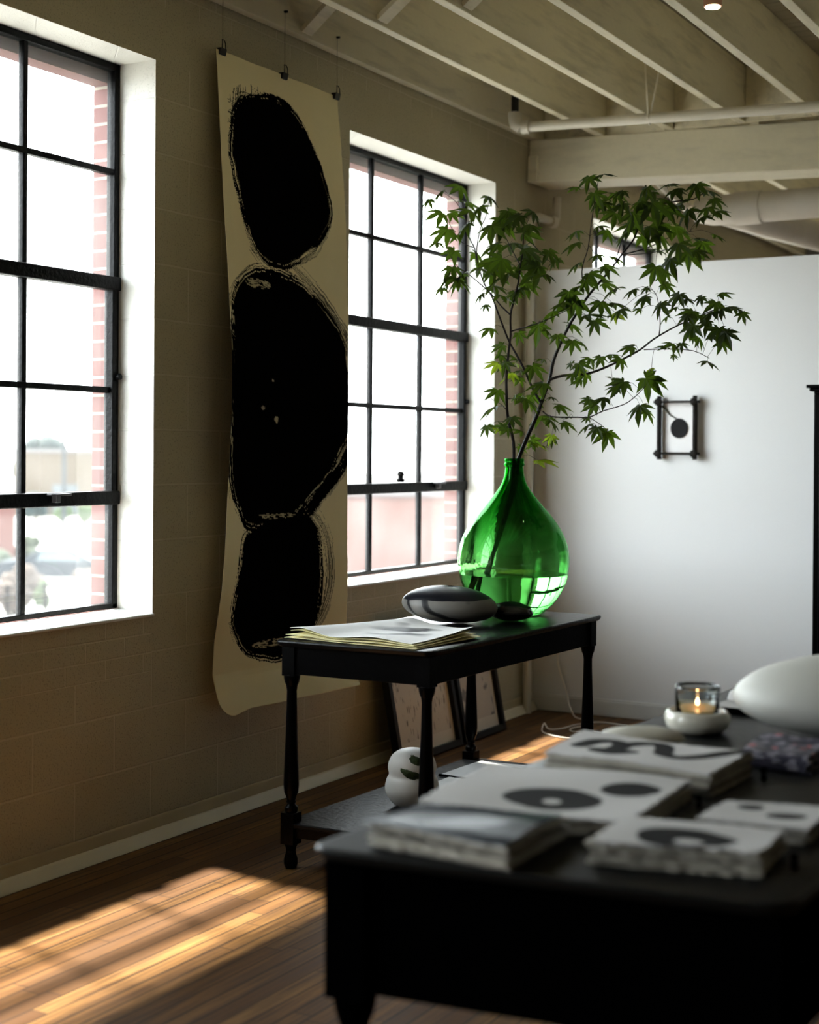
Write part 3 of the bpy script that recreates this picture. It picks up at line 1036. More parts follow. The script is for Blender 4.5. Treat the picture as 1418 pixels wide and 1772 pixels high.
# ------------------------------------------------------------------ tables
class Quad:
    """a table plan: near left, near right, far right, far left; p(u, v) in metres from the near left corner"""
    def __init__(s, c):
        s.c = [Vector((*q, 0)) for q in c]
        s.w = (s.c[1] - s.c[0]).length
        s.l = (s.c[3] - s.c[0]).length

    def p(s, a, b, z=0):
        u, v = a / s.w, b / s.l
        q = s.c[0] * (1 - u) * (1 - v) + s.c[1] * u * (1 - v) + s.c[2] * u * v + s.c[3] * (1 - u) * v
        return (q.x, q.y, z)


def rounded_slab(mb, Q, inset, r, z0, z1, chamf=0.006):
    """table top with rounded corners and a soft moulded edge"""
    def ring(ins, rr, z):
        out = []
        W_, L_ = Q.w, Q.l
        for cx_, cy_, a0 in ((ins + rr, ins + rr, 180), (W_ - ins - rr, ins + rr, 270), (W_ - ins - rr, L_ - ins - rr, 0), (ins + rr, L_ - ins - rr, 90)):
            for k in range(7):
                t = math.radians(a0 + 15 * k)
                out.append(Q.p(cx_ + rr * math.cos(t), cy_ + rr * math.sin(t), z))
        return out
    rings = [ring(inset + chamf * 1.6, max(r - chamf, 0.004), z0), ring(inset + chamf * 0.3, r, z0 + (z1 - z0) * 0.35), ring(inset, r, z1 - chamf * 0.9), ring(inset + chamf * 0.35, r, z1 - chamf * 0.25), ring(inset + chamf, max(r - chamf, 0.004), z1)]
    k0 = len(mb.v)
    n = len(rings[0])
    for rg in rings:
        mb.v += rg
    for i in range(len(rings) - 1):
        for j in range(n):
            j2 = (j + 1) % n
            mb.f.append((k0 + i * n + j, k0 + i * n + j2, k0 + (i + 1) * n + j2, k0 + (i + 1) * n + j))
            mb.mi.append(0)
    mb.f.append(tuple(k0 + j for j in range(n))[::-1])
    mb.f.append(tuple(k0 + (len(rings) - 1) * n + j for j in range(n)))
    mb.mi += [0, 0]
    return mb


def square(mb, cx_, cy_, h, z0, z1, rot=0.0):
    c, s_ = math.cos(rot), math.sin(rot)
    q = [(cx_ + a * h * c - b * h * s_, cy_ + a * h * s_ + b * h * c) for a, b in ((-1, -1), (1, -1), (1, 1), (-1, 1))]
    return mb.quadbox([(a, b, z0) for a, b in q], [(a, b, z1) for a, b in q])


def apron(mb, Q, ins, th, z0, z1):
    W_, L_ = Q.w, Q.l
    for a0, a1, b0, b1 in ((ins, W_ - ins, ins, ins + th), (ins, W_ - ins, L_ - ins - th, L_ - ins), (ins, ins + th, ins + th, L_ - ins - th), (W_ - ins - th, W_ - ins, ins + th, L_ - ins - th)):
        q = [(a0, b0), (a1, b0), (a1, b1), (a0, b1)]
        mb.quadbox([Q.p(*t, z0) for t in q], [Q.p(*t, z1) for t in q])
    return mb


QA = Quad([(0.597, 4.214), (1.209, 4.238), (1.252, 5.588), (0.645, 5.572)])
root = empty('side_table', (0.92, 4.9, 0), 'black painted narrow table with turned legs and a low shelf holding the green bottle', 'table')
rounded_slab(MB(), QA, 0.0, 0.035, 0.764, 0.785).build('table_top', BLACKT, root, smooth=True, sharp=35)
apron(MB(), QA, 0.028, 0.022, 0.668, 0.764).build('apron', BLACKP, root, bevel=0.003)
for a, b in ((0.047, 0.047), (QA.w - 0.047, 0.047), (QA.w - 0.047, QA.l - 0.047), (0.047, QA.l - 0.047)):
    x_, y_, _ = QA.p(a, b)
    lg = MB()
    square(lg, x_, y_, 0.025, 0.662, 0.763, -0.02)
    lg.lathe([(0.020, 0.628), (0.0245, 0.638), (0.027, 0.648), (0.0285, 0.658), (0.028, 0.664)], x_, y_, 24)
    lg.lathe([(0.012, 0.19), (0.020, 0.191), (0.024, 0.200), (0.0235, 0.210), (0.016, 0.218), (0.014, 0.222), (0.0175, 0.228), (0.015, 0.234), (0.017, 0.243), (0.0245, 0.262), (0.0268, 0.285), (0.0262, 0.32), (0.024, 0.38), (0.0205, 0.47), (0.018, 0.56), (0.0172, 0.61), (0.020, 0.630)], x_, y_, 24)
    square(lg, x_, y_, 0.026, 0.085, 0.192, -0.02)
    lg.lathe([(0.014, 0.0), (0.020, 0.004), (0.0245, 0.018), (0.0240, 0.034), (0.018, 0.052), (0.0165, 0.062), (0.019, 0.072), (0.0245, 0.084), (0.024, 0.09)], x_, y_, 24)
    lg.build('leg', BLACKP, root, smooth=True, sharp=35)
sh = MB()
q = [(0.022, 0.022), (QA.w - 0.022, 0.022), (QA.w - 0.022, QA.l - 0.022), (0.022, QA.l - 0.022)]
sh.quadbox([QA.p(*t, 0.143) for t in q], [QA.p(*t, 0.160) for t in q])
sh.build('shelf', M('blue_black_shelf', (0.003, 0.0036, 0.005), 0.40, 0.5, 20, 0.25, 50, spec=0.14), root, bevel=0.004)
apron(MB(), QA, 0.034, 0.016, 0.108, 0.143).build('shelf_rail', BLACKP, root, bevel=0.002)

QB = Quad([(2.118, 2.118), (2.925, 2.205), (3.05, 4.50), (2.225, 4.42)])
root = empty('display_table', (2.6, 3.3, 0), 'large black table in front with a deep apron, covered with stacks of prints', 'table')
rounded_slab(MB(), QB, 0.0, 0.05, 0.738, 0.760).build('table_top', M('charcoal_top', (0.006, 0.0063, 0.006), 0.42, 0.4, 10, 0.1, 40, spec=0.17), root, smooth=True, sharp=35)
BLACKD = M('matt_black_paint', (0.0006, 0.0006, 0.0007), 0.8, 0.3, 12, spec=0.0)
apron(MB(), QB, 0.034, 0.022, 0.512, 0.738).build('apron', BLACKD, root, bevel=0.003)
for a, b in ((0.06, 0.06), (QB.w - 0.06, 0.06), (QB.w - 0.06, QB.l - 0.06), (0.06, QB.l - 0.06)):
    x_, y_, _ = QB.p(a, b)
    lg = MB()
    square(lg, x_, y_, 0.038, 0.500, 0.737, 0.0)
    lg.lathe([(0.018, 0.0), (0.026, 0.006), (0.032, 0.03), (0.028, 0.06), (0.019, 0.08), (0.024, 0.10), (0.032, 0.13), (0.033, 0.18), (0.027, 0.30), (0.022, 0.38), (0.021, 0.43), (0.028, 0.455), (0.034, 0.472), (0.037, 0.488), (0.038, 0.502)], x_, y_, 24)
    lg.build('leg', BLACKD, root, smooth=True, sharp=35)


# ------------------------------------------------------------------ sheets of paper
def sheet_mesh(quad, z0, th, wave, ink_fn=None, nu=None, nv=None, rag=0.004, seed=0, lift=None):
    """a deckle-edged sheet over quad (near left, near right, far right, far left)"""
    c = np.array(quad, float)
    nu = nu or 34
    nv = nv or 28
    U, V = np.meshgrid(np.linspace(0, 1, nu), np.linspace(0, 1, nv), indexing='ij')
    P = (c[0] * ((1 - U) * (1 - V))[..., None] + c[1] * (U * (1 - V))[..., None] + c[2] * (U * V)[..., None] + c[3] * ((1 - U) * V)[..., None])
    w_ = np.linalg.norm(c[1] - c[0])
    l_ = np.linalg.norm(c[3] - c[0])
    du, dv = (c[1] - c[0]) / w_, (c[3] - c[0]) / l_
    e1 = (fbm(V * l_ * 60, V * 0 + 1, seed + 1) - 0.5) * rag * 2
    e2 = (fbm(V * l_ * 60, V * 0 + 2, seed + 2) - 0.5) * rag * 2
    e3 = (fbm(U * w_ * 60, U * 0 + 3, seed + 3) - 0.5) * rag * 2
    e4 = (fbm(U * w_ * 60, U * 0 + 4, seed + 4) - 0.5) * rag * 2
    P = P + du * (e1 * (1 - U) ** 6 + e2 * U ** 6)[..., None] + dv * (e3 * (1 - V) ** 6 + e4 * V ** 6)[..., None]
    Zt = z0 + wave(U, V)
    if lift is not None:
        Zt = Zt + lift(U, V)
    top = np.stack([P[..., 0], P[..., 1], Zt + th], -1).reshape(-1, 3)
    bot = np.stack([P[..., 0], P[..., 1], Zt], -1).reshape(-1, 3)
    mb = MB()
    mb.v = top.tolist() + bot.tolist()
    n = nu * nv
    ft = grid_faces(nu, nv)
    fb = grid_faces(nu, nv, n)[:, ::-1]
    mb.f = [tuple(f) for f in ft.tolist()] + [tuple(f) for f in fb.tolist()]
    ring = [i * nv for i in range(nu)] + [(nu - 1) * nv + j for j in range(1, nv)] + [i * nv + nv - 1 for i in range(nu - 2, -1, -1)] + [j for j in range(nv - 2, 0, -1)]
    for k in range(len(ring)):
        a, b = ring[k], ring[(k + 1) % len(ring)]
        mb.f.append((a, a + n, b + n, b))
    mb.mi = [0] * len(mb.f)
    inkv = ink_fn(U, V) if ink_fn else np.zeros(U.shape)
    mb.attr = np.concatenate([inkv.reshape(-1), np.zeros(n)])
    return mb


def ell(U, V, cu, cv, ru, rv, soft=0.05, rot=0.0, wob=0.0, seed=0):
    a, b = (U - cu), (V - cv)
    c_, s_ = math.cos(rot), math.sin(rot)
    x_, y_ = (a * c_ + b * s_) / ru, (-a * s_ + b * c_) / rv
    d = np.sqrt(x_ * x_ + y_ * y_) + wob * (vnoise(U * 6, V * 6, seed) - 0.5)
    return np.clip((1 - d) / soft + 0.5, 0, 1)


def stroke(U, V, pts, wd, asp=1.0):
    poly = spline(np.array(pts) * np.array([asp, 1.0]), 8, False)
    d, a = sdist(U * asp, V, poly, False)
    return np.clip((wd - d) / 0.012 + 0.5, 0, 1)


def ink_a(U, V):
    n1 = fbm(U * 3, V * 3, 11)
    wash = 0.50 + 0.40 * (n1 - 0.3)
    dark = np.exp(-((V - 0.80 - 0.1 * np.sin(U * 4)) / 0.10) ** 2) + 0.9 * np.exp(-((V - 0.10 + 0.05 * U) / 0.10) ** 2)
    pale = ell(U, V, 0.50, 0.42, 0.24, 0.16, 0.5, 0.3, 0.5, 4)
    left = np.clip((0.12 - U) / 0.1, 0, 1) * 0.3
    return np.clip(0.25 + wash * 0.9 + dark * 0.6 + left - pale * 0.85, 0, 0.985)


def ink_b(U, V):
    big = ell(U, V, 0.54, 0.33, 0.235, 0.215, 0.06, -0.35, 0.12, 2)
    hole = ell(U, V, 0.545, 0.29, 0.045, 0.055, 0.2, 0, 0.6, 3)
    sm = ell(U, V, 0.81, 0.655, 0.135, 0.145, 0.06, -0.2, 0.1, 5)
    return np.clip(np.maximum(big * (1 - hole), sm), 0, 1) * 0.95


def ink_c(U, V):
    a = stroke(U, V, [(0.13, 0.40), (0.17, 0.62), (0.27, 0.72), (0.34, 0.60), (0.33, 0.36), (0.26, 0.30), (0.36, 0.24), (0.44, 0.36)], 0.085, 1.4)
    b = stroke(U, V, [(0.34, 0.60), (0.42, 0.82), (0.52, 0.86), (0.58, 0.66), (0.63, 0.44), (0.73, 0.40), (0.82, 0.56), (0.90, 0.80), (0.97, 0.93)], 0.08, 1.4)
    return np.maximum(a, b) * 0.96


def ink_d(U, V):
    big = ell(U, V, 0.50, 0.33, 0.30, 0.36, 0.06, 0.1, 0.15, 7)
    hole = ell(U, V, 0.54, 0.20, 0.09, 0.11, 0.2, 0, 0.5, 8)
    return big * (1 - hole) * 0.95


def ink_e(U, V):
    return np.maximum(ell(U, V, 0.30, 0.73, 0.13, 0.14, 0.1, 0, 0.1, 1), ell(U, V, 0.70, 0.45, 0.19, 0.15, 0.1, 0, 0.1, 2)) * 0.95


PAPER = ink_mat('handmade_paper', (0.52, 0.51, 0.50), (0.0015, 0.0017, 0.0025), 0.85, 0.6, 0.05)
PAPER2 = ink_mat('handmade_paper_edges', (0.40, 0.375, 0.32), (0.02, 0.02, 0.02), 0.9, 0.6, 0.35)
PAPER3 = ink_mat('washi_dark_edges', (0.19, 0.175, 0.155), (0.02, 0.02, 0.02), 0.9, 0.6, 0.5)
INKWASH = ink_mat('ink_wash_paper', (0.50, 0.52, 0.55), (0.014, 0.018, 0.024), 0.7, 0.35, 0.05)


def stack(name, quad, zt_, n, label_top, label_low, group, fn, wave_amp, seed, topmat=PAPER, rag=0.007, bright=None, res=110):
    z = 0.7615
    dz = (zt_ - z) / n
    ws = np.random.RandomState(seed).rand(4) * 6

    def wave(U, V):
        return wave_amp * (0.5 + 0.5 * np.sin(U * 5.0 + ws[0]) * np.cos(V * 4.0 + ws[1])) * 0.9
    for k in range(n):
        j = np.random.RandomState(seed * 50 + k)
        q = np.array(quad) + (j.rand(4, 2) - 0.5) * 0.010 + (j.rand(1, 2) - 0.5) * 0.010
        f = (k + 1) / n
        top = k == n - 1
        mt_ = topmat if top else (PAPER2 if j.rand() > 0.25 else PAPER3)
        s_ = sheet_mesh(q, z + dz * k, dz * 0.86, (lambda U, V, f=f: wave(U, V) * f), fn if top else None, res if top else 40, res if top else 24, rag, seed * 10 + k)
        o = s_.build(name, mt_, smooth=True, sharp=50)
        tag(o, label_top if top else label_low, 'print' if top else 'paper', group)


QS = {'A': [[2.217, 2.169], [2.487, 2.148], [2.483, 2.383], [2.241, 2.316]],
      'B': [[2.206, 2.368], [2.585, 2.428], [2.566, 2.797], [2.160, 2.746]],
      'C': [[2.233, 2.855], [2.593, 2.831], [2.610, 3.072], [2.211, 3.107]],
      'D': [[2.580, 2.263], [2.843, 2.331], [2.839, 2.485], [2.575, 2.451]],
      'E': [[2.659, 2.551], [2.852, 2.563], [2.851, 2.748], [2.663, 2.692]]}
stack('art_print', QS['A'], 0.802, 9, 'blue-grey ink wash print on top of the stack at the near table corner', 'bare deckle-edged sheet under the blue-grey ink wash print', 'sheets of the ink wash stack', ink_a, 0.010, 3, INKWASH)
stack('art_print', QS['B'], 0.794, 6, 'large print of a wide black oval with a pale hole and a smaller oval', 'bare deckle-edged sheet under the large print with two ovals', 'sheets of the two-oval stack', ink_b, 0.010, 5)
stack('art_print', QS['C'], 0.806, 9, 'print with a looping black brush line like a curled ribbon', 'bare deckle-edged sheet under the looping brush line print', 'sheets of the looping line stack', ink_c, 0.006, 8)
stack('art_print', QS['D'], 0.801, 8, 'small print of one black ring-like oval, nearest the table front', 'bare deckle-edged sheet under the single ring-oval print', 'sheets of the ring-oval stack', ink_d, 0.006, 12)
stack('art_print', QS['E'], 0.789, 6, 'small print with two separate black dots beside the table right side', 'bare deckle-edged sheet under the print with two small dots', 'sheets of the two-dot stack', ink_e, 0.004, 15)

# patterned cards
QF = np.array([[2.57, 3.135], [2.712, 3.115], [2.706, 3.34], [2.548, 3.355]])
for k in range(5):
    mt, t, b = new_mat('patterned_card')
    tcn = N(t, 'ShaderNodeTexCoord')
    vo = N(t, 'ShaderNodeTexVoronoi')
    vo.inputs['Scale'].default_value = 38 + 4 * k
    t.links.new(tcn.outputs['Object'], vo.inputs[0])
    r = N(t, 'ShaderNodeValToRGB')
    r.color_ramp.interpolation = 'CONSTANT'
    r.color_ramp.elements[0].color = (0.02, 0.018, 0.04, 1)
    r.color_ramp.elements[1].position = 0.5
    r.color_ramp.elements[1].color = (0.20, 0.19, 0.23, 1)
    e_ = r.color_ramp.elements.new(0.72)
    e_.color = (0.035, 0.03, 0.06, 1)
    e_ = r.color_ramp.elements.new(0.82)
    e_.color = (0.50, 0.13, 0.14, 1) if k == 4 else (0.25, 0.23, 0.30, 1)
    t.links.new(vo.outputs['Color'], r.inputs[0])
    t.links.new(r.outputs[0], b.inputs['Base Color'])
    j = np.random.RandomState(70 + k)
    s_ = sheet_mesh(QF + (j.rand(1, 2) - 0.5) * 0.014, 0.7612 + 0.0075 * k, 0.0062, lambda U, V: 0.0015 * np.sin(U * 9 + V * 5), None, 20, 20, 0.001, 60 + k)
    o = s_.build('patterned_card', mt, smooth=True, sharp=50)
    tag(o, 'patterned card with red and pale marks, topmost of its pile by the white vessel' if k == 4 else 'dark patterned card lower in the pile by the white vessel', 'card', 'patterned cards pile')

# little black pegs beside the stacks
for k, (x_, y_) in enumerate(((2.641, 3.038), (2.605, 2.735), (2.540, 2.373), (2.873, 2.414))):
    root = MB().lathe([(0.006, 0.7605), (0.007, 0.765), (0.004, 0.768), (0.0045, 0.773), (0.007, 0.776), (0.007, 0.781), (0.004, 0.784)], x_, y_, 14).build('paper_peg', BLACKD, smooth=True)
    tag(root, 'tiny black peg beside the %s print' % ['looping brush line', 'large two-oval', 'blue-grey ink wash', 'single ring-oval'][k], 'peg', 'tiny black pegs beside the prints')

# ------------------------------------------------------------------ candle in a ceramic bowl
CX, CY = 2.352, 3.475
root = empty('ceramic_bowl', (CX, CY, 0.76), 'thick glazed off-white bowl under the candle glass', 'bowl')
GLAZE = M('off_white_glaze', (0.56, 0.54, 0.46), 0.22, 0.06, 20, coat=0.3)
MB().lathe([(0.045, 0.7605), (0.060, 0.764), (0.074, 0.776), (0.079, 0.790), (0.078, 0.803), (0.073, 0.812), (0.068, 0.815), (0.063, 0.812), (0.061, 0.800), (0.058, 0.785), (0.045, 0.776), (0.001, 0.775)], CX, CY, 48).build('bowl', GLAZE, root, smooth=True, sharp=0)
root = empty('candle', (CX, CY, 0.776), 'lit amber wax candle in a clear glass, standing in the bowl', 'candle')
MB().lathe([(0.049, 0.7765), (0.052, 0.780), (0.053, 0.865), (0.053, 0.874), (0.0505, 0.874), (0.0495, 0.865), (0.0485, 0.785), (0.001, 0.783)], CX, CY, 48).build('glass', CLEAR, root, smooth=True, sharp=0)
MB().lathe([(0.047, 0.7845), (0.0480, 0.786), (0.0480, 0.812), (0.046, 0.815), (0.001, 0.814)], CX, CY, 40).build('wax', M('amber_wax', (0.50, 0.33, 0.08), 0.35, 0.1, 20), root, smooth=True, sharp=50)
MB().tube([(CX, CY, 0.812), (CX + 0.001, CY, 0.824)], 0.0012, 6).build('wick', BLACKD, root)
MB().lathe([(0.001, 0.821), (0.0032, 0.824), (0.0040, 0.828), (0.0032, 0.833), (0.0014, 0.838), (0.0004, 0.841)], CX, CY, 16).build('flame', emit_mat('candle_flame', (1.0, 0.50, 0.20), 9), root, smooth=True, sharp=0)


def stone(name, c, rx, ry, rz, rot, mat, tilt=0.0, flat=0.75, p=2.0, n=40, seed=1, parent=None, tip=0.0):
    """a smooth lens-like pebble resting on its flattened underside"""
    mb = MB()
    m_ = 28
    cz = math.cos(rot)
    sz = math.sin(rot)
    for i in range(m_ + 1):
        ph = -math.pi / 2 + math.pi * i / m_
        for j in range(n):
            t = 2 * math.pi * j / n
            cr_ = math.cos(ph)
            z = math.sin(ph)
            x_ = rx * cr_ * math.cos(t) * (1 + tip * math.cos(t))
            y_ = ry * cr_ * math.sin(t)
            zz = rz * (z if z > 0 else z * flat) * (1 + 0.03 * math.sin(2 * t + seed))
            x2 = x_ * math.cos(tilt) + zz * math.sin(tilt)
            z2 = -x_ * math.sin(tilt) + zz * math.cos(tilt)
            mb.v.append((c[0] + x2 * cz - y_ * sz, c[1] + x2 * sz + y_ * cz, z2))
    for i in range(m_):
        for j in range(n):
            j2 = (j + 1) % n
            mb.f.append((i * n + j, i * n + j2, (i + 1) * n + j2, (i + 1) * n + j))
            mb.mi.append(0)
    zmin = min(v[2] for v in mb.v)
    mb.v = [(x_, y_, c[2] + z_ - zmin) for x_, y_, z_ in mb.v]
    return mb.build(name, mat, parent, smooth=True, sharp=0)


YR = YAW  # the direction across the view, for things lying broadside to the room
o = stone('flat_stone', (2.30, 3.235, 0.7605), 0.100, 0.07, 0.026, YR, M('pale_clay', (0.46, 0.44, 0.37), 0.55, 0.08, 8))
tag(o, 'flat rounded pale stone in front of the candle bowl', 'stone')
VESS = M('matt_white_ceramic', (0.52, 0.52, 0.48), 0.5, 0.06, 6, 0.05, 40)
o = stone('ceramic_vessel', (2.74, 3.62, 0.7605), 0.335, 0.20, 0.108, YR, VESS, 0.0, 0.85)
tag(o, 'big smooth white pebble-shaped ceramic vessel at the table right end', 'vessel')
o = stone('ceramic_vessel', (2.90, 4.18, 0.7605), 0.26, 0.16, 0.145, YR, M('warm_ceramic', (0.50, 0.45, 0.37), 0.6, 0.08, 6), 0.0, 0.9)
tag(o, 'warm beige ceramic vessel just showing above the big white one', 'vessel')
root = empty('folded_sheet', (2.33, 3.86, 0.7605), 'pale folded sheet on a thin black board behind the candle', 'paper')
MB().box(2.285, 2.56, 3.755, 3.985, 0.7605, 0.770).build('board', BLACKD, root, bevel=0.002)
sheet_mesh([(2.29, 3.76), (2.55, 3.765), (2.55, 3.975), (2.30, 3.98)], 0.7712, 0.002, lambda U, V: 0.003 * (1 + np.sin(U * 8) * np.cos(V * 6)), None, 24, 24).build('sheet', PAPER, root, smooth=True, sharp=50)
MB().quadbox([(2.30, 3.87, 0.779), (2.33, 3.86, 0.779), (2.345, 3.90, 0.779), (2.31, 3.91, 0.779)], [(2.305, 3.88, 0.80), (2.318, 3.873, 0.806), (2.33, 3.893, 0.792), (2.315, 3.897, 0.80)]).build('crumpled_tag', PAPER, root)

# ------------------------------------------------------------------ things on the narrow table
def marble_mat():
    mt, t, b = new_mat('marbled_black_glaze')
    tcn = N(t, 'ShaderNodeTexCoord')
    mp = N(t, 'ShaderNodeMapping')
    mp.inputs['Rotation'].default_value = (0.2, 0.5, 0.4)
    t.links.new(tcn.outputs['Object'], mp.inputs[0])
    wv = N(t, 'ShaderNodeTexWave')
    wv.inputs['Scale'].default_value = 3.6
    wv.inputs['Distortion'].default_value = 6.0
    wv.inputs['Detail'].default_value = 2.0
    wv.inputs['Detail Scale'].default_value = 1.2
    t.links.new(mp.outputs[0], wv.inputs[0])
    r = N(t, 'ShaderNodeValToRGB')
    r.color_ramp.elements[0].position = 0.0
    r.color_ramp.elements[0].color = (0.008, 0.008, 0.010, 1)
    r.color_ramp.elements[1].position = 0.16
    r.color_ramp.elements[1].color = (0.17, 0.165, 0.155, 1)
    e_ = r.color_ramp.elements.new(0.10)
    e_.color = (0.05, 0.05, 0.05, 1)
    e_ = r.color_ramp.elements.new(0.8)
    e_.color = (0.21, 0.20, 0.185, 1)
    t.links.new(wv.outputs['Fac'], r.inputs[0])
    s = N(t, 'ShaderNodeSeparateXYZ')
    t.links.new(tcn.outputs['Object'], s.inputs[0])
    nz = N(t, 'ShaderNodeTexNoise')
    nz.inputs['Scale'].default_value = 7
    t.links.new(tcn.outputs['Object'], nz.inputs[0])
    lim = mth(t, 'ADD', s.outputs[2], mth(t, 'MULTIPLY', nz.outputs[0], 0.02))
    topm = mth(t, 'GREATER_THAN', lim, 0.104)
    t.links.new(mixc(t, topm, r.outputs[0], (0.007, 0.008, 0.013)), b.inputs['Base Color'])
    b.inputs['Roughness'].default_value = 0.38
    b.inputs['Specular IOR Level'].default_value = 0.3
    return mt


STZ = 0.7855
o = stone('black_stone', (0.87, 4.99, STZ), 0.182, 0.13, 0.074, YR, marble_mat(), 0.07, 0.85)
tag(o, 'large glossy pebble with black cap and grey marbled sides', 'stone')
o = stone('black_stone', (1.035, 5.18, STZ), 0.085, 0.07, 0.040, YR, M('deep_black_glaze', (0.010, 0.010, 0.012), 0.22, 0.3), 0.03, 0.8)
tag(o, 'small black pebble between the marbled pebble and the bottle', 'stone')

QP = np.array([[0.664, 4.262], [1.165, 4.262], [1.15, 4.62], [0.70, 4.98]])


def ink_t(U, V):
    a = ell(U, V, 0.52, 0.52, 0.36, 0.24, 0.35, -0.3, 0.9, 21)
    hole = ell(U, V, 0.46, 0.42, 0.20, 0.10, 0.4, 0.3, 0.5, 22)
    hole2 = ell(U, V, 0.72, 0.56, 0.10, 0.09, 0.4, 0, 0.5, 23)
    blot = ell(U, V, 0.60, 0.62, 0.05, 0.045, 0.2, 0, 0.9, 24)
    n_ = fbm(U * 4, V * 4, 25)
    return np.clip(a * (0.65 + 0.8 * n_) * (1 - hole) * (1 - 0.9 * hole2) + blot * 0.9, 0, 0.97)


WHITEP = ink_mat('bright_paper', (0.86, 0.86, 0.86), (0.03, 0.03, 0.035), 0.8, 0.6, 0.02)
CREAMP = M('cream_paper', (0.80, 0.74, 0.42), 0.8, 0.05, 8)
SP = [np.array([[0.615, 4.262], [1.145, 4.245], [1.19, 4.62], [0.715, 4.97]]), np.array([[0.625, 4.255], [1.14, 4.252], [1.18, 4.60], [0.73, 4.95]]),
      np.array([[0.62, 4.29], [1.13, 4.25], [1.17, 4.58], [0.725, 4.93]]), np.array([[0.63, 4.27], [1.12, 4.26], [1.17, 4.60], [0.74, 4.91]])]
for k in range(4):
    kk = k

    def lift(U, V, kk=kk):
        base = 0.0025 + kk * 0.0045
        cur = 0.016 * np.exp(-((U - 0.12) / 0.16) ** 2) * (0.15 + 0.28 * kk) * (1 - 0.7 * V)
        fr_ = 0.012 * (0.5 + 0.5 * np.sin(U * 9 + 1.7)) * (1 - V) ** 2 * (kk / 3)
        rt = 0.020 * U ** 4 * (V ** 1.5) * (0.3 + kk / 3)
        return base + cur + fr_ + rt
    s_ = sheet_mesh(SP[k], STZ, 0.0016, lambda U, V: U * 0, ink_t if k == 3 else None, 90 if k == 3 else 50, 90 if k == 3 else 40, 0.003, 200 + k, lift)
    o = s_.build('ink_drawing' if k == 3 else 'paper_sheet', WHITEP if k == 3 else CREAMP, smooth=True, sharp=50)
    tag(o, 'white sheet with a grey ink wash figure, top of the loose pile' if k == 3 else 'cream-edged loose sheet under the ink wash drawing', 'drawing' if k == 3 else 'paper', 'loose sheets on the narrow table')

# ------------------------------------------------------------------ green demijohn
BX, BY, BZ = 0.93, 5.42, 0.7862
root = empty('glass_demijohn', (BX, BY, BZ), 'big round green glass demijohn half full of water', 'bottle')
prof = [(0.001, 0.012), (0.055, 0.010), (0.088, 0.002), (0.105, 0.000), (0.130, 0.012), (0.165, 0.045), (0.195, 0.090), (0.214, 0.140), (0.223, 0.190), (0.2235, 0.225), (0.218, 0.265), (0.203, 0.310), (0.180, 0.352), (0.150, 0.393), (0.118, 0.430), (0.088, 0.465), (0.062, 0.500), (0.047, 0.528), (0.0395, 0.552), (0.0365, 0.575), (0.0350, 0.588), (0.0395, 0.592), (0.0415, 0.597), (0.0395, 0.602), (0.0365, 0.606), (0.0385, 0.610), (0.0395, 0.616), (0.0370, 0.621)]
T_ = 0.0045


def prof_smooth(pr, n=4):
    return [tuple(q) for q in spline(pr, n, False)]


ps = prof_smooth(prof, 4)
inner = [(max(r - T_, 0.0008), z + (T_ if z < 0.02 else 0)) for r, z in ps if z < 0.6205]
wall_ = ps + [(0.0335, 0.6215), (0.0315, 0.619)] + [(min(r, 0.0315) if z > 0.575 else r, z) for r, z in inner[::-1]]
MB().lathe([(r, BZ + z) for r, z in wall_], BX, BY, 96, closed=True).build('glass', GREEN, root, smooth=True, sharp=0)
WL = 0.160
winn = [(r + T_ * 0.25, z - (T_ * 0.25 if z < 0.03 else 0)) for r, z in inner if z < WL]
rw = winn[-1][0] + 0.0006
MB().lathe([(r, BZ + z) for r, z in winn] + [(rw, BZ + WL), (0.001, BZ + WL)], BX, BY, 96).build('water', WATER, root, smooth=True, sharp=40)

# ------------------------------------------------------------------ maple branches
DB = 6.0


def poly_at(pts, w0, w1):
    n = len(pts)
    return [at(x_, y_, DB + w0 + (w1 - w0) * i / (n - 1)) for i, (x_, y_) in enumerate(pts)]


def smooth_poly(ps_, n=4):
    return [Vector(q) for q in spline([tuple(p) for p in ps_], n, False)]


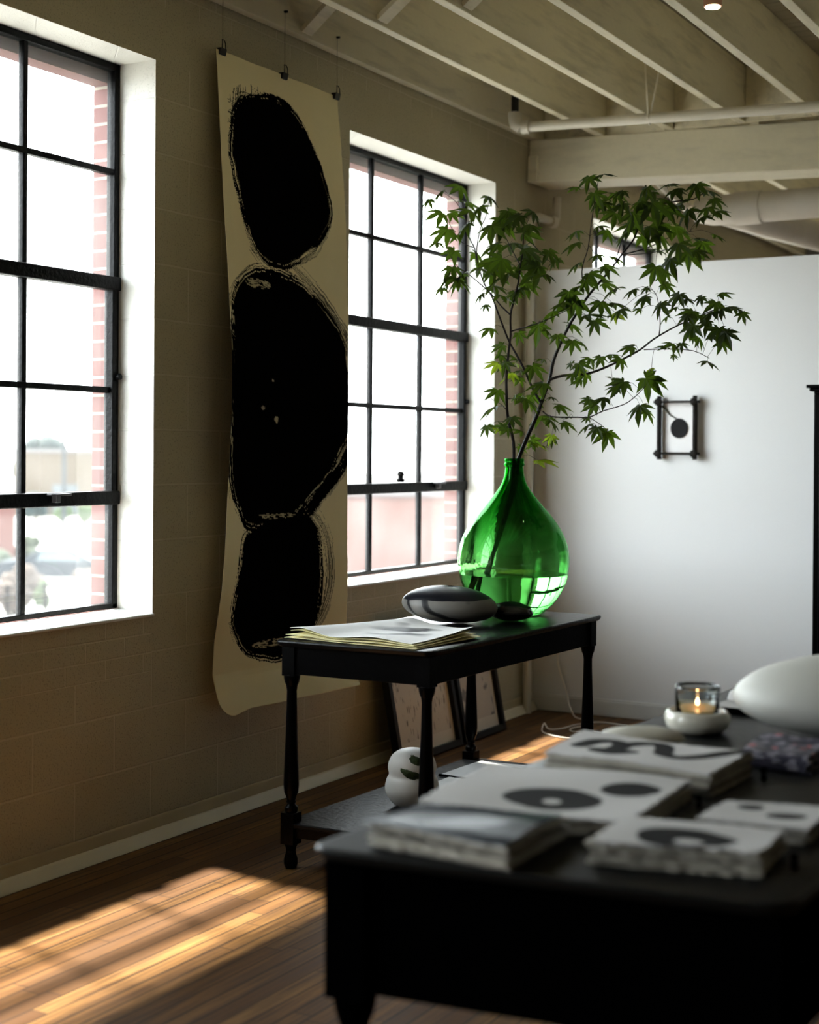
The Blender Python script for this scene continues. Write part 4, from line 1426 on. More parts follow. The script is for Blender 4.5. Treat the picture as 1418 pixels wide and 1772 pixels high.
# left branch: upright stem; right branch: the thick one with the long side limbs
BR = {
    'left': [
        ([(893, 800), (889, 765), (882, 735), (878, 710), (877, 680), (877, 650), (881, 605), (884, 580), (884, 545), (890, 520), (897, 490), (901, 460), (905, 435), (906, 405)], 0.0, -0.10, 6.0, 2.0),
        ([(884, 545), (868, 530), (850, 508), (832, 492), (812, 475), (792, 462)], -0.06, 0.08, 2.4, 1.1),
        ([(886, 573), (920, 563), (950, 552), (985, 535)], -0.05, -0.16, 2.2, 1.1),
        ([(905, 435), (918, 420), (938, 440), (958, 458)], -0.09, -0.2, 1.6, 0.9),
        ([(901, 460), (885, 430), (872, 405), (858, 392)], -0.09, 0.06, 1.6, 0.9),
        ([(878, 690), (905, 690)], -0.02, -0.06, 1.4, 0.9),
        ([(877, 710), (868, 700), (850, 690)], -0.02, 0.04, 1.4, 0.9),
    ],
    'right': [
        ([(897, 800), (905, 775), (918, 745), (929, 720), (938, 695), (946, 672), (952, 655), (958, 625), (968, 600), (984, 566), (1000, 540), (1020, 510), (1042, 484), (1062, 460), (1080, 436), (1096, 416), (1106, 394), (1120, 372), (1150, 352), (1200, 345), (1222, 330)], 0.02, 0.12, 7.5, 1.5),
        ([(937, 698), (922, 672), (908, 640), (895, 615), (882, 592), (870, 562), (858, 530), (851, 512), (838, 490), (826, 452), (822, 430), (812, 410), (806, 380), (800, 350)], 0.02, 0.26, 4.0, 1.2),
        ([(826, 452), (826, 425), (832, 395), (841, 375), (846, 350)], 0.18, 0.28, 1.8, 0.9),
        ([(820, 428), (800, 420), (785, 400), (775, 380)], 0.2, 0.3, 1.4, 0.9),
        ([(806, 380), (790, 350), (770, 335)], 0.22, 0.3, 1.2, 0.8),
        ([(952, 657), (975, 650), (1015, 647), (1050, 635), (1085, 618), (1110, 604), (1130, 588), (1160, 570), (1185, 558), (1215, 545), (1245, 533)], 0.02, -0.18, 4.2, 1.4),
        ([(1141, 582), (1143, 560), (1141, 535), (1137, 512), (1128, 500)], -0.1, -0.15, 1.8, 0.9),
        ([(1115, 605), (1155, 604), (1200, 607), (1228, 620)], -0.08, -0.2, 1.6, 0.9),
        ([(940, 712), (955, 721), (1000, 722), (1020, 722), (1045, 711), (1080, 700), (1100, 686), (1118, 668)], 0.0, -0.25, 2.4, 1.1),
        ([(1020, 722), (1040, 735), (1055, 748)], -0.1, -0.16, 1.2, 0.8),
        ([(1019, 511), (1008, 480), (1010, 455), (1018, 430), (1024, 385), (1030, 345), (1036, 312)], 0.08, 0.02, 2.2, 1.0),
        ([(1020, 425), (1033, 445), (1045, 470)], 0.05, 0.0, 1.2, 0.8),
        ([(1076, 441), (1105, 434), (1132, 424), (1165, 408), (1198, 400)], 0.08, 0.22, 2.2, 1.0),
        ([(1066, 455), (1075, 420), (1085, 395), (1095, 372)], 0.08, 0.0, 1.8, 0.9),
        ([(1078, 442), (1130, 437), (1170, 428)], 0.08, -0.05, 1.5, 0.8),
    ]}
LEAVES = """743 350 14|764 337 17|765 375 22|781 374 18|797 330 22|806 358 24|816 374 28|812 394 26|830 365 18|845 345 16|775 405 24|757 425 16|795 412 17|822 445 22|787 440 18|783 470 22|790 490 26|801 484 28|776 486 20|765 503 14|830 470 20|835 512 13|842 531 10|862 430 22|852 400 28|868 388 30|880 374 26|874 398 24|900 380 22|922 372 18|918 396 18|905 412 26|888 430 28|906 440 28|921 452 28|932 470 26|945 482 24|950 440 18|965 452 14|870 458 30|855 474 28|846 460 22|880 482 28|892 470 26|910 497 20|900 505 18|855 502 22|866 517 20|890 512 16|850 574 18|932 570 22|946 576 16|870 602 14|866 620 16|898 581 14|958 545 18|975 530 20|985 513 24|1005 500 16|998 530 26|1014 553 24|985 567 20|966 585 16|991 596 18|1008 597 12|875 633 16|894 626 16|901 658 13|902 645 12|922 640 20|941 625 10|990 633 10|862 682 20|857 711 22|843 742 15|895 688 12|909 697 22|920 690 18|940 671 22|965 708 20|955 690 9|938 728 24|952 732 18|886 728 18|880 745 11|903 751 15|873 745 14|976 736 16|985 725 10|921 766 15|930 776 20|899 776 12|956 762 12|1002 635 18|992 652 12|1015 651 18|1005 661 12|1022 625 14|1055 620 20|1040 622 14|1075 627 16|1096 606 18|1128 640 9|1020 695 13|1030 706 17|1047 695 19|1060 660 16|1080 668 22|1068 674 14|1118 664 28|1132 662 18|1108 710 24|1118 716 16|1018 726 9|1020 740 18|1034 745 16|1052 755 22|1020 313 20|1045 309 20|1001 329 15|1029 341 20|1036 356 18|1048 357 16|1066 341 18|1078 336 16|998 406 18|1000 426 20|1080 360 24|1096 376 26|1065 376 22|1110 356 20|1130 342 30|1146 352 26|1155 326 18|1166 336 18|1176 331 16|1120 330 16|1130 362 30|1150 371 26|1181 361 24|1192 371 22|1206 326 20|1225 336 20|1236 350 17|1241 371 17|1225 366 20|1216 381 18|1100 396 24|1090 406 22|1126 401 26|1150 396 24|1110 416 20|1140 416 24|1170 401 26|1175 430 24|1200 421 22|1216 426 20|1236 411 17|1190 446 24|1162 456 26|1205 441 18|1135 436 16|1050 405 18|1036 396 14|1035 446 16|1060 451 20|1046 466 18|1002 461 18|1135 470 24|1152 476 14|1020 480 20|1014 491 16|1045 496 18|1066 506 22|1040 530 22|1060 531 22|1076 541 18|1030 561 18|1056 551 16|1098 506 17|1121 501 10|1150 498 18|1119 520 20|1108 538 9|1176 516 20|1188 522 14|1145 531 20|1170 536 14|1155 551 12|1215 518 13|1246 514 18|1240 530 20|1251 541 22|1234 546 20|1271 538 15|1285 546 13|1200 546 22|1190 552 18|1216 551 18|1201 571 22|1194 582 20|1226 561 18|1245 576 22|1256 581 20|1250 597 15|1165 601 18|1154 606 14|1180 598 12|1225 631 18|1165 617 8|1230 588 16|1210 590 16"""
YOUNG = """930 803 20|921 772 16|862 634 14|893 632 12|955 757 10|1004 643 10|1128 640 8|885 650 12|1050 752 12|862 745 9|1066 545 12|1062 360 9|880 655 12"""


def leaf_geo(mb, c, size, n, a):
    """seven-lobed maple leaf: c base, a towards the middle tip, n the upper side"""
    n = n.normalized()
    a = (a - n * a.dot(n)).normalized()
    b = n.cross(a)
    lobes = [(-128, .42), (-84, .72), (-42, .93), (0, 1.0), (42, .93), (84, .72), (128, .42)]
    rim = []
    for i, (ang, ln) in enumerate(lobes):
        ln *= random.uniform(0.9, 1.1)
        ang += random.uniform(-5, 5)
        rim.append((ang - 21, 0.38 if i else 0.10))
        rim.append((ang - 14, ln * 0.62))
        rim.append((ang, ln))
        rim.append((ang + 14, ln * 0.62))
    rim.append((149, 0.10))
    k0 = len(mb.v)
    mb.v.append(tuple(c))
    for ang, rr in rim:
        t = math.radians(ang)
        x_, y_ = math.cos(t) * rr * size, math.sin(t) * rr * size
        dz = -0.42 * (rr ** 2) * size - 0.10 * abs(y_)
        mb.v.append(tuple(c + a * x_ + b * y_ + n * dz))
    for i in range(len(rim) - 1):
        mb.f.append((k0, k0 + 1 + i, k0 + 2 + i))
        mb.mi.append(0)


segs = []
roots = {}
stems = {}
CROOT = {'left': 'slender maple branch with upright dark stem, leaning to the window side of the bottle', 'right': 'thick arching maple branch spreading long leafy limbs over the partition'}
for side, polys in BR.items():
    base = at(895, 800, DB)
    roots[side] = empty('maple_branch', (BX, BY, BZ + 0.3), CROOT[side], 'branch', 'maple branches in the demijohn')
    mb = MB()
    for pi_, (pts, w0, w1, r0, r1) in enumerate(polys):
        w = poly_at(pts, w0, w1)
        if pi_ == 0:
            # down through the neck into the water
            low = [Vector((BX - 0.105, BY - 0.06, BZ + 0.075)), Vector((BX - 0.075, BY - 0.04, BZ + 0.22)), Vector((BX - 0.040, BY - 0.015, BZ + 0.38)), Vector((BX - 0.010, BY, BZ + 0.50)), Vector((BX - 0.002, BY, BZ + 0.60))] if side == 'left' else \
                  [Vector((BX - 0.135, BY - 0.03, BZ + 0.09)), Vector((BX - 0.085, BY - 0.01, BZ + 0.24)), Vector((BX - 0.030, BY - 0.0, BZ + 0.40)), Vector((BX + 0.008, BY + 0.003, BZ + 0.52)), Vector((BX + 0.014, BY, BZ + 0.60))]
            w = low + w[1:]
        sm = smooth_poly(w, 3)
        n = len(sm)
        rr = [(r0 + (r1 - r0) * i / (n - 1)) * 0.00118 * 1.15 for i in range(n)]
        if pi_ == 0:
            rr = [min(x_, 0.0095) for x_ in rr]
        mb.tube(sm, rr, 8)
        sc0 = 13 if pi_ == 0 else 0
        for i in range(max(sc0, 0), n - 1):
            segs.append((side, sm[i], sm[i + 1]))
    stems[side] = mb


def nearest(p):
    """branch point that looks nearest from the front"""
    best = None
    for side, a, b in segs:
        m_ = (a + b) / 2
        d = m_ - p
        d = d - _f * (d.dot(_f) * 0.8)
        l_ = d.length
        if best is None or l_ < best[0]:
            best = (l_, side, m_)
    return best


fol = {('left', 0): MB(), ('left', 1): MB(), ('right', 0): MB(), ('right', 1): MB()}
for young, txt in ((0, LEAVES), (1, YOUNG)):
    for ent in txt.split('|'):
        x_, y_, s_ = map(float, ent.split())
        p0 = at(x_, y_, DB)
        l_, side, m_ = nearest(p0)
        dep = (m_ - CAM).dot(_f) + random.uniform(-0.07, 0.07)
        size = s_ * (2.0 if young else 1.62) / F_PX * dep
        # the leaf hangs from its petiole: base a little above the middle of what one sees
        c = at(x_, y_ - s_ * 0.35, dep)
        back = (CAM - c).normalized()
        out = (c - m_)
        out.z = 0
        out = out.normalized() if out.length > 1e-4 else Vector((1, 0, 0))
        n_ = Vector((0, 0, 1)) * random.uniform(0.5, 1.1) + back * random.uniform(0.1, 1.0) + Vector((random.uniform(-.5, .5), random.uniform(-.5, .5), 0))
        a_ = Vector((0, 0, -1)) * random.uniform(0.5, 1.2) + out * random.uniform(0.3, 1.1) + _r * random.uniform(-.6, .6)
        leaf_geo(fol[(side, young)], c, size, n_, a_)
        if l_ < 0.22:
            mid = (c + m_) / 2 + Vector((0, 0, 0.012))
            stems[side].tube([m_, mid, c], 0.0008, 4, cap=False)
for (side, young), mb in fol.items():
    if mb.f:
        o = mb.build('young_foliage' if young else 'foliage', LEAFY if young else LEAF, roots[side])
        if young:
            o['label'] = 'bright yellow-green young leaves'
for side, mb in stems.items():
    mb.build('stem', BARK, roots[side], smooth=True)

# ------------------------------------------------------------------ things on the low shelf
root = empty('moss_vessel', (0.895, 4.665, 0.161), 'white double-lobed ceramic vessel with moss in its openings, on the low shelf', 'vase')
gx, gy, gz = 0.895, 4.665, 0.1615
pr = [(0.001, 0.0), (0.045, 0.001), (0.072, 0.016), (0.093, 0.048), (0.097, 0.072), (0.091, 0.100), (0.084, 0.113), (0.084, 0.123), (0.087, 0.138), (0.084, 0.160), (0.071, 0.184), (0.046, 0.201), (0.018, 0.208), (0.001, 0.209)]
MB().lathe([(r, gz + z) for r, z in prof_smooth(pr, 3)], gx, gy, 48).build('body', M('bright_ceramic', (0.74, 0.72, 0.68), 0.45, 0.03, 8), root, smooth=True, sharp=0)
MOSS = M('moss', (0.035, 0.055, 0.014), 0.95, 0.7, 60, 1.0, 90)


def moss(px_, py_, wd_, hg_, rot_):
    """moss patch swelling out of an opening in the vessel wall that faces the room"""
    rad = 0.088
    vx, vy = CAM.x - gx, CAM.y - gy
    l_ = math.hypot(vx, vy)
    fx, fy = vx / l_, vy / l_
    rx_, ry_ = -fy, fx
    mb = MB()
    n, m_ = 22, 7
    for i in range(m_):
        rr = i / (m_ - 1)
        for j in range(n):
            t = 2 * math.pi * j / n
            ee = 1 + 0.15 * math.sin(3 * t + px_ * 40)
            u = math.cos(t) * wd_ * rr * ee
            v = math.sin(t) * hg_ * rr * ee
            u, v = u * math.cos(rot_) - v * math.sin(rot_), u * math.sin(rot_) + v * math.cos(rot_)
            u += px_
            z = gz + py_ + v
            zz = z - gz
            R_ = float(np.interp(zz, [q_[1] for q_ in pr], [q_[0] for q_ in pr]))
            R_ += 0.006 * (1 - rr ** 2) - 0.002 + random.uniform(0, 0.0022)
            th = u / rad
            mb.v.append((gx + R_ * (fx * math.cos(th) + rx_ * math.sin(th)), gy + R_ * (fy * math.cos(th) + ry_ * math.sin(th)), z))
    for i in range(m_ - 1):
        for j in range(n):
            j2 = (j + 1) % n
            mb.f.append((i * n + j, i * n + j2, (i + 1) * n + j2, (i + 1) * n + j))
            mb.mi.append(0)
    return mb


moss(-0.006, 0.132, 0.048, 0.016, -0.30).build('moss_patch', MOSS, root, smooth=True, sharp=0)
moss(0.020, 0.178, 0.044, 0.017, -0.30).build('moss_patch', MOSS, root, smooth=True, sharp=0)

flat = lambda U, V: 0.0015 * np.sin(U * 6 + V * 3)
for k, (q, z, lab, mt_) in enumerate((
        ([(0.80, 4.78), (1.12, 4.80), (1.13, 5.12), (0.79, 5.15)], 0.1625, 'blank white sheet lying nearest on the low shelf', WHITEP),
        ([(0.74, 5.17), (1.06, 5.14), (1.08, 5.50), (0.76, 5.49)], 0.1625, 'blank white sheet lying at the back of the low shelf', WHITEP),
        ([(0.93, 5.30), (1.10, 5.28), (1.11, 5.40), (0.94, 5.42)], 0.168, 'small grey card on the rear white sheet of the low shelf', ink_mat('grey_card', (0.25, 0.25, 0.27), (0.05, 0.05, 0.05))))):
    o = sheet_mesh(q, z, 0.003, flat, None, 24, 24, 0.002, 300 + k).build('paper_sheet', mt_, smooth=True, sharp=50)
    tag(o, lab, 'paper')
o = MB().bar((0.74, 5.155, 0.166), (1.08, 5.135, 0.166), 0.012, 0.008).build('black_rod', BLACKD, bevel=0.002)
tag(o, 'thin black rod between the two white sheets on the low shelf', 'rod')


# ------------------------------------------------------------------ framed pictures leaning on the wall
def art_mat(name, base, dark, sc, thr, stretch):
    mt, t, b = new_mat(name)
    tcn = N(t, 'ShaderNodeTexCoord')
    mp = N(t, 'ShaderNodeMapping')
    mp.inputs['Scale'].default_value = stretch
    t.links.new(tcn.outputs['Object'], mp.inputs[0])
    nz = N(t, 'ShaderNodeTexNoise')
    nz.inputs['Scale'].default_value = sc
    nz.inputs['Detail'].default_value = 5
    t.links.new(mp.outputs[0], nz.inputs[0])
    r = N(t, 'ShaderNodeValToRGB')
    r.color_ramp.elements[0].position = thr
    r.color_ramp.elements[0].color = (*base, 1)
    r.color_ramp.elements[1].position = thr + 0.05
    r.color_ramp.elements[1].color = (*dark, 1)
    t.links.new(nz.outputs[0], r.inputs[0])
    t.links.new(r.outputs[0], b.inputs['Base Color'])
    b.inputs['Roughness'].default_value = 0.5
    return mt


def leaning(name, ya, yb_, h, xb, xt, mat_art, label):
    root = empty(name, (xb, (ya + yb_) / 2, 0), label, 'picture', 'framed pictures leaning under the far window')
    dx = xt - xb
    L_ = math.hypot(dx, h)
    upv = Vector((dx / L_, 0, h / L_))
    nrm = Vector((h / L_, 0, -dx / L_))

    def P_(y_, s_, d):
        return tuple(Vector((xb, y_, 0.001)) + upv * s_ + nrm * d)

    def slab(nm, y0_, y1_, s0, s1, d0, d1, mt_, bev=0.002):
        mb = MB()
        mb.quadbox([P_(y0_, s0, d0), P_(y0_, s0, d1), P_(y1_, s0, d1), P_(y1_, s0, d0)], [P_(y0_, s1, d0), P_(y0_, s1, d1), P_(y1_, s1, d1), P_(y1_, s1, d0)])
        return mb.build(nm, mt_, root, bevel=bev)
    fw = 0.030
    slab('frame_side', ya, ya + fw, 0, L_, -0.004, 0.034, BLACKW)
    slab('frame_side', yb_ - fw, yb_, 0, L_, -0.004, 0.034, BLACKW)
    slab('frame_rail', ya + fw, yb_ - fw, 0, fw, -0.004, 0.034, BLACKW)
    slab('frame_rail', ya + fw, yb_ - fw, L_ - fw, L_, -0.004, 0.034, BLACKW)
    slab('mat_board', ya + fw, yb_ - fw, fw, L_ - fw, 0.0, 0.010, M('mat_board', (0.62, 0.58, 0.50), 0.7, 0.02), 0)
    slab('artwork', ya + fw + 0.035, yb_ - fw - 0.03, fw + 0.06, L_ - fw - 0.05, 0.010, 0.0115, mat_art, 0)


leaning('leaning_picture', 5.86, 6.47, 0.64, 0.135, 0.012, art_mat('scribbled_script', (0.55, 0.50, 0.42), (0.10, 0.08, 0.06), 26, 0.60, (1, 3.2, 0.6)), 'black framed sheet of thin scribbled lines, leaning nearer the window pier')
leaning('leaning_picture', 6.50, 6.95, 0.64, 0.135, 0.012, art_mat('grey_botanical', (0.50, 0.45, 0.38), (0.16, 0.15, 0.14), 9, 0.58, (1, 1, 1)), 'black framed grey botanical picture, leaning nearer the room corner')

# ------------------------------------------------------------------ twig frame on the partition
FX0, FX1, FZ0, FZ1 = 0.748, 0.945, 1.432, 1.706
YW = 7.617
root = empty('twig_frame_picture', (0.846, YW, 1.41), 'small dark twig frame with a black disc, hung on the white partition', 'picture')
for z_ in (FZ0, FZ1):
    MB().bar((FX0 - 0.030, YW - 0.040, z_), (FX1 + 0.030, YW - 0.040, z_), 0.013, 0.013).build('frame_rail', TWIGW, root, bevel=0.003)
for x_ in (FX0, FX1):
    MB().bar((x_, YW - 0.030, FZ0 - 0.032), (x_, YW - 0.030, FZ1 + 0.032), 0.034, 0.018, up=(1, 0, 0)).build('frame_side', TWIGW, root, bevel=0.004)
    for z_ in (FZ0, FZ1):
        MB().lathe([(0.010, -0.010), (0.021, -0.006), (0.023, 0.0), (0.021, 0.006), (0.010, 0.010)], 0, 0, 8).build('corner_lashing', TWIGW, root, smooth=True).location = (0, 0, 0)
        ob = [o_ for o_ in root.children if o_.name.startswith('corner_lashing')][-1]
        ob.data.transform(Matrix.Translation(root.location))
        ob.data.transform(Matrix.Rotation(math.radians(90), 4, 'X'))
        ob.location = (x_ - root.location.x, -0.050, z_ - root.location.z)
MB().box(FX0 + 0.012, FX1 - 0.006, YW - 0.012, YW - 0.001, FZ0 + 0.004, FZ1 - 0.004).build('paper', M('bright_mount', (0.86, 0.85, 0.86), 0.6, 0.01), root)
disc = MB()
n = 40
cxd, czd = 0.853, 1.566
for yy in (YW - 0.0175, YW - 0.0122):
    for j in range(n):
        t = 2 * math.pi * j / n
        disc.v.append((cxd + 0.0475 * math.cos(t), yy, czd + 0.0525 * math.sin(t)))
disc.f = [tuple(range(n)), tuple(range(n, 2 * n))[::-1]] + [(j, j + n, (j + 1) % n + n, (j + 1) % n) for j in range(n)]
disc.mi = [0] * len(disc.f)
disc.build('disc', M('charcoal_disc', (0.008, 0.008, 0.009), 0.7, 0.2, spec=0.2), root)
MB().tube([(FX0 + 0.012, YW - 0.022, FZ1 - 0.020), (0.780, YW - 0.018, 1.665), (0.805, YW - 0.016, 1.635), (0.838, YW - 0.015, 1.618)], [0.0075, 0.006, 0.0038, 0.0028], 8).build('stalk', M('olive_stalk', (0.05, 0.05, 0.03), 0.6, 0.2), root, smooth=True)

# ------------------------------------------------------------------ black cabinet at the right edge
root = empty('tall_cabinet', (2.2, 7.2, 0), 'tall black cabinet with a moulded cornice against the partition', 'cabinet')
MB().box(1.715, 2.75, 7.02, 7.55, 0.0, 1.715).build('body', BLACKP, root, bevel=0.004)
co = MB()
for ins, z0, z1 in ((0.0, 1.715, 1.728), (-0.018, 1.728, 1.742), (-0.030, 1.742, 1.758)):
    co.box(1.715 + ins, 2.75 - ins, 7.02 + ins, 7.55 - max(ins, 0), z0, z1)
co.build('cornice', BLACKP, root, bevel=0.003)
for x0_, x1_ in ((1.745, 2.22), (2.24, 2.72)):
    d_ = MB().box(x0_, x1_, 7.0, 7.02, 0.08, 1.68).build('door', BLACKP, root, bevel=0.004)
    MB().lathe([(0.006, -0.01), (0.012, -0.006), (0.014, 0), (0.012, 0.006), (0.006, 0.01)], (x1_ - 0.03) if x0_ < 2 else (x0_ + 0.03), 6.99, 12).build('knob', BLACKP, d_, smooth=True).data.transform(Matrix.Translation((0, 0, 0.9)))

# ------------------------------------------------------------------ white cable
cb_ = [(0.17, 7.600, 0.44), (0.165, 7.595, 0.30), (0.19, 7.575, 0.22), (0.235, 7.555, 0.13), (0.27, 7.52, 0.06), (0.32, 7.48, 0.006), (0.40, 7.42, 0.004), (0.47, 7.30, 0.004), (0.44, 7.15, 0.004), (0.49, 7.08, 0.004), (0.60, 7.12, 0.004), (0.74, 7.0, 0.004)]
cb2 = [(0.66, 7.38, 0.004), (0.50, 7.40, 0.004), (0.42, 7.28, 0.004), (0.40, 7.13, 0.004), (0.36, 7.05, 0.010), (0.33, 7.06, 0.035), (0.345, 7.00, 0.006), (0.42, 6.93, 0.004), (0.52, 6.90, 0.004), (0.66, 6.92, 0.004), (0.80, 7.05, 0.004)]
for pts, lab in ((cb_, 'white cable dropping from the partition and snaking over the floor'), (cb2, 'looped white cable end lying in the sunlit patch of floor')):
    mb = MB().tube([tuple(q) for q in spline(pts, 6, False)], 0.0035, 8)
    o = mb.build('power_cable', CABLE, smooth=True)
    tag(o, lab, 'cable', 'white cables on the floor by the partition')

# ------------------------------------------------------------------ outside: parking lot seen through the windows
GZ = -4.0
struct(MB().box(-300, -0.6, -80, 320, GZ - 0.3, GZ).build('ground', M('pale_asphalt', (0.24, 0.235, 0.22), 0.9, 0.2, 0.3)), 'pale parking lot outside')


def ray_xy(px_, dist):
    r_ = _f + _r * ((px_ - 709) / F_PX)
    l_ = math.hypot(r_.x, r_.y)
    return CAM.x + r_.x / l_ * dist, CAM.y + r_.y / l_ * dist


def blob_tree(name, px_, dist, rad, h, trunk, mat, label, cat, group=None, tall=1.0, n=14, z0=None, seed=0):
    x_, y_ = ray_xy(px_, dist)
    z0 = GZ if z0 is None else z0
    rs = random.Random(seed + int(px_ * 3))
    root = empty(name, (x_, y_, z0), label, cat, group)
    if trunk:
        MB().tube([(x_, y_, z0), (x_ + 0.1, y_, z0 + trunk + rad * 0.5)], [rad * 0.12, rad * 0.07], 8).build('trunk', M('bark', (0.10, 0.08, 0.06), 0.9), root)
    mb = MB()
    for k in range(n):
        t = rs.uniform(0, 6.28)
        q_ = rs.uniform(0, 0.62) * rad
        cz_ = z0 + trunk + h * (0.25 + 0.55 * rs.random())
        fr_ = 1 - abs((cz_ - z0 - trunk) / h - 0.4) * 0.7
        cx_, cy_ = x_ + q_ * math.cos(t) * fr_, y_ + q_ * math.sin(t) * fr_
        rr = rad * rs.uniform(0.32, 0.5) * fr_
        k0 = len(mb.v)
        for i in range(9):
            ph = -math.pi / 2 + math.pi * i / 8
            for j in range(12):
                a = 2 * math.pi * j / 12
                w_ = rr * (1 + rs.uniform(-0.14, 0.14))
                mb.v.append((cx_ + w_ * math.cos(ph) * math.cos(a), cy_ + w_ * math.cos(ph) * math.sin(a), max(z0 + 0.02, cz_ + w_ * tall * math.sin(ph))))
        for i in range(8):
            for j in range(12):
                j2 = (j + 1) % 12
                mb.f.append((k0 + i * 12 + j, k0 + i * 12 + j2, k0 + (i + 1) * 12 + j2, k0 + (i + 1) * 12 + j))
                mb.mi.append(0)
    mb.build('foliage', mat, root, smooth=True, sharp=0)
    return root


BLUEG = M('far_tree_green', (0.008, 0.017, 0.016), 0.9, 0.3, 1.5)
LIMEG = M('fresh_shrub_green', (0.018, 0.033, 0.006), 0.9, 0.3, 2)
HEDGEG = M('hedge_green', (0.010, 0.020, 0.006), 0.9, 0.3, 2)
RUSTG = M('rusty_shrub', (0.035, 0.022, 0.016), 0.9, 0.35, 3)
blob_tree('broad_tree', 74, 150, 3.6, 4.6, 2.2, BLUEG, 'hazy blue-green tree domed above the far tan building', 'tree', None, 1.0, 16)
blob_tree('small_tree', 62, 112, 1.6, 1.9, 0.4, BLUEG, 'dark hazy tree before the tan building, behind the parked cars', 'tree', None, 0.9, 12)
blob_tree('street_tree', 112, 104, 0.9, 1.0, 0.6, LIMEG, 'small lime-green street tree beside the light pole', 'tree', 'lime street trees in the parking lot', 1, 10)
blob_tree('street_tree', 148, 108, 1.1, 0.9, 0.5, LIMEG, 'lime-green street tree partly behind the brick window jamb', 'tree', 'lime street trees in the parking lot', 1, 10)
blob_tree('hedge_bush', 2, 64, 0.9, 1.3, 0, HEDGEG, 'rounded green bush beside the red building', 'bush', 'green bushes by the cars', 1, 9)
blob_tree('hedge_bush', 52, 74, 1.0, 1.3, 0, HEDGEG, 'rounded green bush just beyond the window mullion, behind the car', 'bush', 'green bushes by the cars', 1, 9)
blob_tree('rusty_bush', 16, 50, 0.85, 1.5, 0, RUSTG, 'rust-tinged bush behind the fence, left of the first mullion', 'bush', 'rust-tinged bushes along the fence', 1, 10)
blob_tree('rusty_bush', 50, 54, 0.8, 1.5, 0, RUSTG, 'rust-tinged bush behind the fence, just past the first mullion', 'bush', 'rust-tinged bushes along the fence', 1, 10)
blob_tree('rusty_bush', 140, 52, 0.85, 1.5, 0, RUSTG, 'rust-tinged bush behind the fence, beside the brick jamb', 'bush', 'rust-tinged bushes along the fence', 1, 10)
blob_tree('cone_shrub', 75, 50, 0.36, 1.35, 0, LIMEG, 'narrow upright green shrub in front of the parked car', 'bush', None, 1.5, 9)


def facade(name, pxa, pxb, dist, h, depth, mat, label, cat='building'):
    a, b = Vector((*ray_xy(pxa, dist), GZ)), Vector((*ray_xy(pxb, dist), GZ))
    d = (b - a).normalized()
    nrm = Vector((-d.y, d.x, 0))
    if nrm.dot(Vector((CAM.x, CAM.y, GZ)) - a) > 0:
        nrm = -nrm
    root = empty(name, (a + b) / 2, label, cat)
    q = [a, b, b + nrm * depth, a + nrm * depth]
    MB().quadbox([tuple(p) for p in q], [(p.x, p.y, GZ + h) for p in q]).build('walls', mat, root)
    q2 = [a - nrm * 0.3, b - nrm * 0.3, b + nrm * depth, a + nrm * depth]
    MB().quadbox([(p.x, p.y, GZ + h) for p in q2], [(p.x, p.y, GZ + h + 0.25) for p in q2]).build('parapet', M('coping', (0.10, 0.09, 0.09), 0.9), root)
    return root, a, d, nrm


r_, a_, d_, n_ = facade('shop_building', 25, 190, 125, 5.2, 20, M('tan_render', (0.060, 0.044, 0.029), 0.9, 0.1, 0.5), 'long low tan building across the parking lot')
for k, (u0, u1, z0, z1, c_) in enumerate(((9.0, 10.2, 0.2, 3.0, (0.10, 0.05, 0.01)), (11.2, 13.0, 2.6, 3.6, (0.008, 0.05, 0.045)), (3.0, 5.0, 0.2, 2.6, (0.06, 0.065, 0.07)))):
    p0 = a_ + d_ * u0 - n_ * 0.06
    p1 = a_ + d_ * u1 - n_ * 0.06
    MB().quadbox([(p0.x, p0.y, GZ + z0), (p1.x, p1.y, GZ + z0), (p1.x + n_.x * .1, p1.y + n_.y * .1, GZ + z0), (p0.x + n_.x * .1, p0.y + n_.y * .1, GZ + z0)], [(p0.x, p0.y, GZ + z1), (p1.x, p1.y, GZ + z1), (p1.x + n_.x * .1, p1.y + n_.y * .1, GZ + z1), (p0.x + n_.x * .1, p0.y + n_.y * .1, GZ + z1)]).build(['shop_door', 'awning', 'shop_front'][k], M('shop_paint', c_, 0.8), r_)
facade('red_brick_building', -260, 27, 70, 3.4, 12, M('red_wall', (0.07, 0.022, 0.016), 0.9, 0.1, 1), 'red brick building at the edge of the near window')
facade('brick_warehouse', 560, 900, 52, 3.9, 14, M('pink_red_wall', (0.09, 0.042, 0.034), 0.9, 0.1, 1), 'long red building seen through the farther window')

x_, y_ = ray_xy(111, 98)
root = empty('utility_pole', (x_, y_, GZ), 'thin grey utility pole with a wire beyond the parked cars', 'pole')
MB().tube([(x_, y_, GZ), (x_, y_, GZ + 7.6)], [0.16, 0.12], 10).build('pole', M('grey_wood', (0.02, 0.023, 0.026), 0.9), root, smooth=True)
x2, y2 = ray_xy(-200, 104)
x3, y3 = ray_xy(300, 104)
MB().tube([(x2, y2, 1.75), (x_, y_, 1.6), (x3, y3, 1.75)], 0.05, 6).build('wire', BLACKD, root)


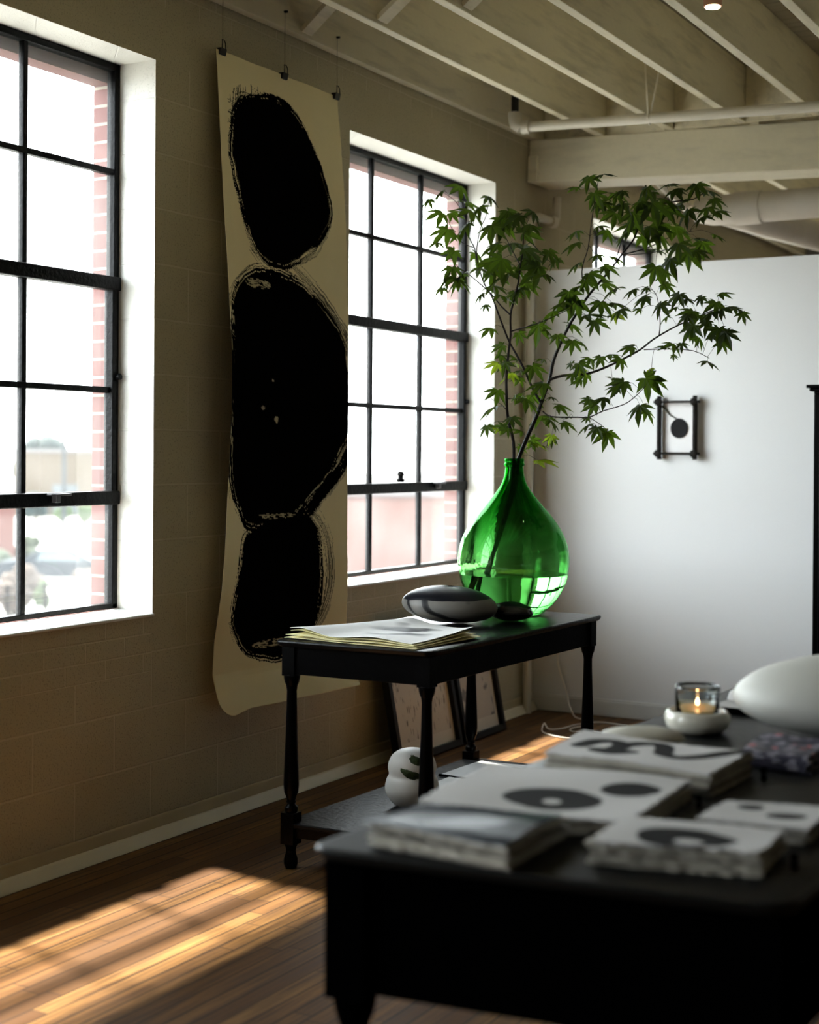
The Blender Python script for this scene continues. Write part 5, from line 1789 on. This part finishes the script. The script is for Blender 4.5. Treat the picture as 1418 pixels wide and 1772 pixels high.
def car(px_, dist, heading, body, label):
    x0_, y0_ = ray_xy(px_, dist)
    root = empty('parked_car', (x0_, y0_, GZ), label, 'car', 'cars parked outside')
    c, s_ = math.cos(heading), math.sin(heading)
    T = lambda x, y, z: (x0_ + x * c - y * s_, y0_ + x * s_ + y * c, GZ + z)
    prof_ = [(-2.2, 0.35), (-2.25, 0.75), (-2.1, 0.95), (-1.3, 1.02), (-0.6, 1.42), (0.6, 1.46), (1.5, 1.05), (2.15, 0.9), (2.25, 0.6), (2.2, 0.35)]
    mb = MB()
    for yy, sc in ((-0.88, 0.97), (-0.70, 1.0), (0.70, 1.0), (0.88, 0.97)):
        for X_, Z_ in prof_:
            mb.v.append(T(X_, yy * (0.82 if Z_ > 1.2 else 1), Z_ * sc if Z_ > 0.5 else Z_))
    n = len(prof_)
    for i in range(3):
        for j in range(n):
            j2 = (j + 1) % n
            mb.f.append((i * n + j, i * n + j2, (i + 1) * n + j2, (i + 1) * n + j))
    mb.f.append(tuple(range(n))[::-1])
    mb.f.append(tuple(range(3 * n, 4 * n)))
    mb.mi = [0] * len(mb.f)
    mb.build('body', body, root, smooth=True, sharp=30)
    gl = M('car_glass', (0.03, 0.045, 0.05), 0.15)
    MB().quadbox([T(-0.62, -0.885, 1.0), T(1.3, -0.885, 1.0), T(1.3, -0.80, 1.0), T(-0.62, -0.80, 1.0)], [T(-0.45, -0.76, 1.36), T(0.62, -0.76, 1.38), T(0.62, -0.70, 1.38), T(-0.45, -0.70, 1.36)]).build('side_window', gl, root)
    MB().quadbox([T(1.42, -0.68, 1.06), T(1.52, -0.68, 1.06), T(1.52, 0.68, 1.06), T(1.42, 0.68, 1.06)], [T(0.66, -0.6, 1.43), T(0.72, -0.6, 1.43), T(0.72, 0.6, 1.43), T(0.66, 0.6, 1.43)]).build('windscreen', gl, root)
    for wx in (-1.35, 1.4):
        for wy_ in (-0.86, 0.86):
            p_ = T(wx, wy_ - 0.1, 0.33)
            q_ = T(wx, wy_ + 0.1, 0.33)
            MB().tube([p_, q_], 0.33, 16).build('wheel', BLACKD, root, smooth=True)


car(100, 62, 0.5, M('dark_blue_car', (0.005, 0.010, 0.016), 0.6, 0.1, spec=0.15), 'dark blue-grey car parked behind the bushes')
car(168, 66, 0.7, M('silver_car', (0.06, 0.065, 0.07), 0.3, 0.1), 'silver car beyond the dark car, cut off by the brick jamb')
car(745, 36, 1.2, M('white_car', (0.18, 0.19, 0.20), 0.3, 0.1), 'white car seen low in the farther window')

# railing
ax, ay = ray_xy(-120, 45)
bx_, by_ = ray_xy(400, 45)
a_, b_ = Vector((ax, ay, GZ)), Vector((bx_, by_, GZ))
root = empty('metal_railing', (a_ + b_) / 2, 'low black metal railing between the shrubs and the building', 'railing')
mb = MB()
for z_ in (1.45, 1.15, 0.62):
    mb.bar(a_ + Vector((0, 0, z_)), b_ + Vector((0, 0, z_)), 0.05, 0.05)
mb.build('rails', BLACKD, root)
for k in range(9):
    p_ = a_.lerp(b_, k / 8)
    MB().bar(p_, p_ + Vector((0, 0, 1.5)), 0.08, 0.08).build('post', BLACKD, root)
x_, y_ = ray_xy(135, 36)
o = MB().box(x_ - 0.5, x_ + 0.9, y_ - 0.2, y_ + 2.4, GZ, GZ + 2.35).build('white_kiosk', M('white_box', (0.3, 0.3, 0.3), 0.7))
tag(o, 'plain white box standing in front of the railing beside the brick jamb', 'kiosk')
